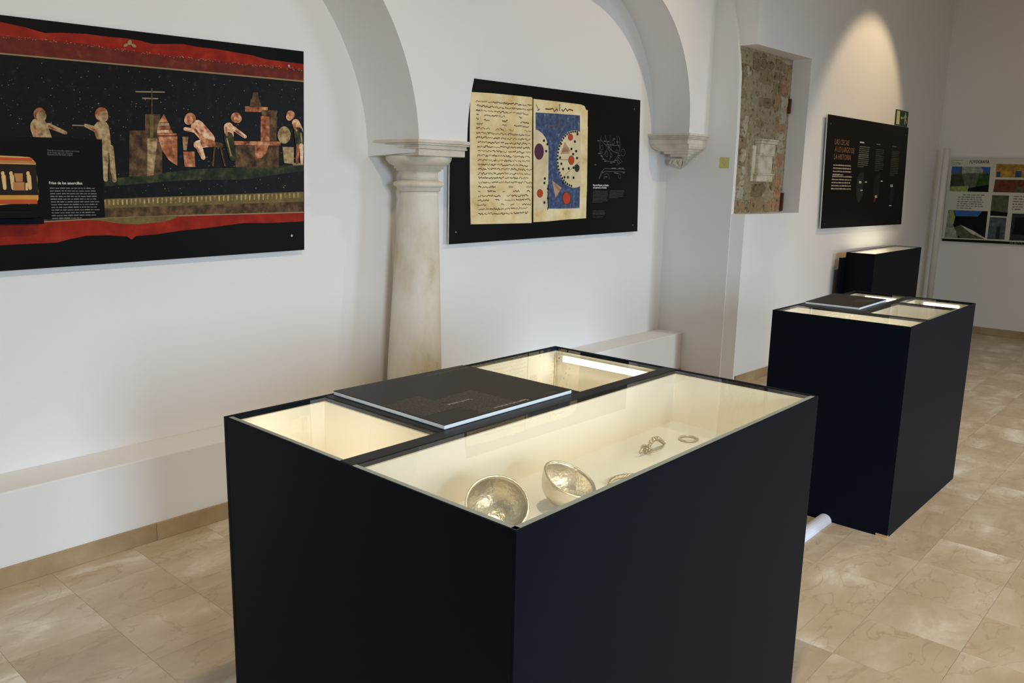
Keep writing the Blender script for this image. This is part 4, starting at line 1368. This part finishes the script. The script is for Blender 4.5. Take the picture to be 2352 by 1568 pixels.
for nm, i0, i1 in (('photograph', 0, 8), ('drawing', 8, 11), ('photograph', 11, 13), ('photograph', 13, 15), ('photograph', 15, 17), ('photograph', 17, 19), ('photograph', 19, 26), ('footer_band', 26, 27)):
    layer(P4, nm, f4p, pm, PH[i0:i1], .0006 + i0 * 3e-5)
for k_, (a_, b_, w_, h_, mi_, mj_) in enumerate(((.80, -.33, .44, .24, 0, 3), (.80, -.62, .20, .24, 10, 11), (1.04, -.62, .20, .24, 14, 1), (.80, -.85, .44, .18, 11, 5))):
    ph = MB()
    A_, B_ = q4[0][0] + a_, q4[0][1] + b_
    ph.poly([P4.at(A_, B_, .0006), P4.at(A_ + w_, B_, .0006), P4.at(A_ + w_, B_ + h_, .0006), P4.at(A_, B_ + h_, .0006)], mi_)
    ph.poly([P4.at(A_, B_, .0007), P4.at(A_ + w_, B_, .0007), P4.at(A_ + w_, B_ + h_ * .35, .0007), P4.at(A_ + w_ * .4, B_ + h_ * .5, .0007), P4.at(A_, B_ + h_ * .4, .0007)], mj_)
    ph.build('photograph', pm, f4p, merge=False)
fo = MB()
fo.poly([P4.at(pt(P4, 2358, 557)[0], pt(P4, 2358, 557)[1], .0006), P4.at(q4[1][0] - .001, pt(P4, 2358, 557)[1], .0006), P4.at(q4[1][0] - .001, q4[2][1] + .001, .0006), P4.at(pt(P4, 2358, 562)[0], q4[2][1] + .001, .0006)])
fo.build('footer_band', pm[12], f4p, merge=False)
def t4(s, x, y, size, x1, mat, bold=0.0):
    a, b = pt(P4, x, y)
    return text('title_text', s, P4, a, b, size, mat, f4p, off=.0016, width=pt(P4, x1, y)[0] - a, bold=bold)
dark_ink = flat('board_ink', (70, 70, 66))
t4('FOTOGRAFÍA', 2227, 375, .046, 2272, dark_ink, .001)
t4('MURO 3', 2319, 561.5, .040, 2347, flat('board_ink_grey', (128, 122, 112)))
lg = MB()
for seg, wd in (([(2186, 369), (2211, 368), (2210, 377), (2186, 378.5), (2186, 369)], .003), ([(2188, 374), (2191, 372), (2192, 376), (2196, 372), (2197, 376), (2201, 373), (2203, 376), (2207, 374)], .005)):
    lg.ribbon([P4.hit(x, y, .0010) for x, y in seg], wd, P4.n)
lg.build('boxed_logo', dark_ink, f4p, merge=False)
def g4(x0, x1, y, n, pitch, seed, last=.6):
    a, b = pt(P4, x0, y)
    greek('text_block', P4, a, pt(P4, x1, y)[0], b, pitch, n, flat('board_text', (120, 120, 112)), f4p, off=.0010, seed=seed, last=last)
g4(2211, 2262, 448, 1, .024, 81, 1); g4(2208, 2262, 453.5, 6, .0228, 82, .5); g4(2200, 2206, 453.5, 6, .0228, 83, 1); g4(2328, 2358, 452, 6, .026, 84, .8)

# ------------------------------------------------------------------ small things on the walls and the floor
PX = Plane((5.735, yc(5.735) - .004, 0), (1, -.0345, 0), (0, 0, 1))
eq = [pt(PX, *p_) for p_ in ((2058.5, 250.5), (2087, 257), (2083.5, 292), (2055, 286.5))]
ex = thing('exit_sign', tuple(PX.at(*eq[3])), 'small green emergency exit sign with running figure and arrow, above the gold-titled panel', 'sign')
MB().prism([PX.at(a, b, -.0035) for a, b in eq], PX.n * .0035).build('plate', flat('exit_green', (24, 62, 44), .35), ex)
glow = flat('exit_glow', (206, 200, 140), .4)
layer(PX, 'door_symbol', ex, [glow], [(0, [(2060.5, 253.5), (2067.5, 255), (2065.5, 286), (2058, 284.5)])], .0006)
layer(PX, 'arrow_symbol', ex, [glow], [(0, [(2068.3, 270.5), (2071.3, 266.5), (2071.2, 269.5), (2075.5, 270.3), (2075.3, 272.5), (2071, 271.7), (2070.8, 274.7)])], .0006)
layer(PX, 'runner_symbol', ex, [glow], [(0, ell(2080, 260.8, 1.5, 2.6, 12)), (0, limb(2079.8, 265, 2079, 273.5, 1.9, 1.5)), (0, limb(2079, 273.5, 2081.6, 279, 1.2, 1.0)), (0, limb(2081.6, 279, 2081.5, 283.5, .9, .7)), (0, limb(2078.6, 273.8, 2077.4, 286, 1.2, .8)), (0, limb(2079.2, 265.5, 2075.8, 270, .9, .7)), (0, limb(2080.5, 265.5, 2082, 270.5, .9, .7))], .0007)

PE = Plane((XE - .0015, 0, 0), (0, -1, 0), (0, 0, 1))
sq = [pt(PE, *p_) for p_ in ((1653.5, 360.5), (1675, 361.5), (1673.5, 386.5), (1651.5, 386.5))]
stk = thing('yellow_note', tuple(PE.at(*sq[3])), 'small pale yellow square note stuck on the pier beside the corbel', 'note')
MB().prism([PE.at(a, b, -.0012) for a, b in sq], PE.n * .0012).build('paper', flat('note_yellow', (206, 204, 120), .6, .05), stk)
mk = MB()
e_ = ell(1663, 372, 3.4, 4.6, 14)
mk.ribbon([PE.hit(x, y, .0004) for x, y in e_ + [e_[0]]], .0022, PE.n)
mk.ribbon([PE.hit(x, y, .0004) for x, y in ((1666, 373), (1665, 378), (1662, 381))], .0022, PE.n)
mk.build('pencil_mark', flat('note_mark', (168, 166, 96)), stk, merge=False)

pc = Vector((9.62, 2.545, 0))
pl_ = thing('white_pole', tuple(pc), 'slim white upright pole in the far corner, left of the photograph board', 'pole')
MB().lathe([(.032, .02), (.032, 1.925), (.029, 1.931)], pc, 24).build('tube', M['pole'], pl_)
MB().lathe([(.075, 0), (.075, .012), (.06, .02), (.034, .021)], pc, 24).build('foot', M['pole'], pl_)

duct = MB()
pr_ = [(2.249, 1.309 + .033 * math.cos(math.pi * k / 10), .0005 + .033 * math.sin(math.pi * k / 10)) for k in range(11)]
duct.prism(pr_, (3.679 - 2.249, 0, 0))
tag(duct.build('cable_cover', M['conduit'], origin=(2.249, 1.309, 0)), 'white half-round cable cover on the floor between the two nearer cases', 'cable cover')
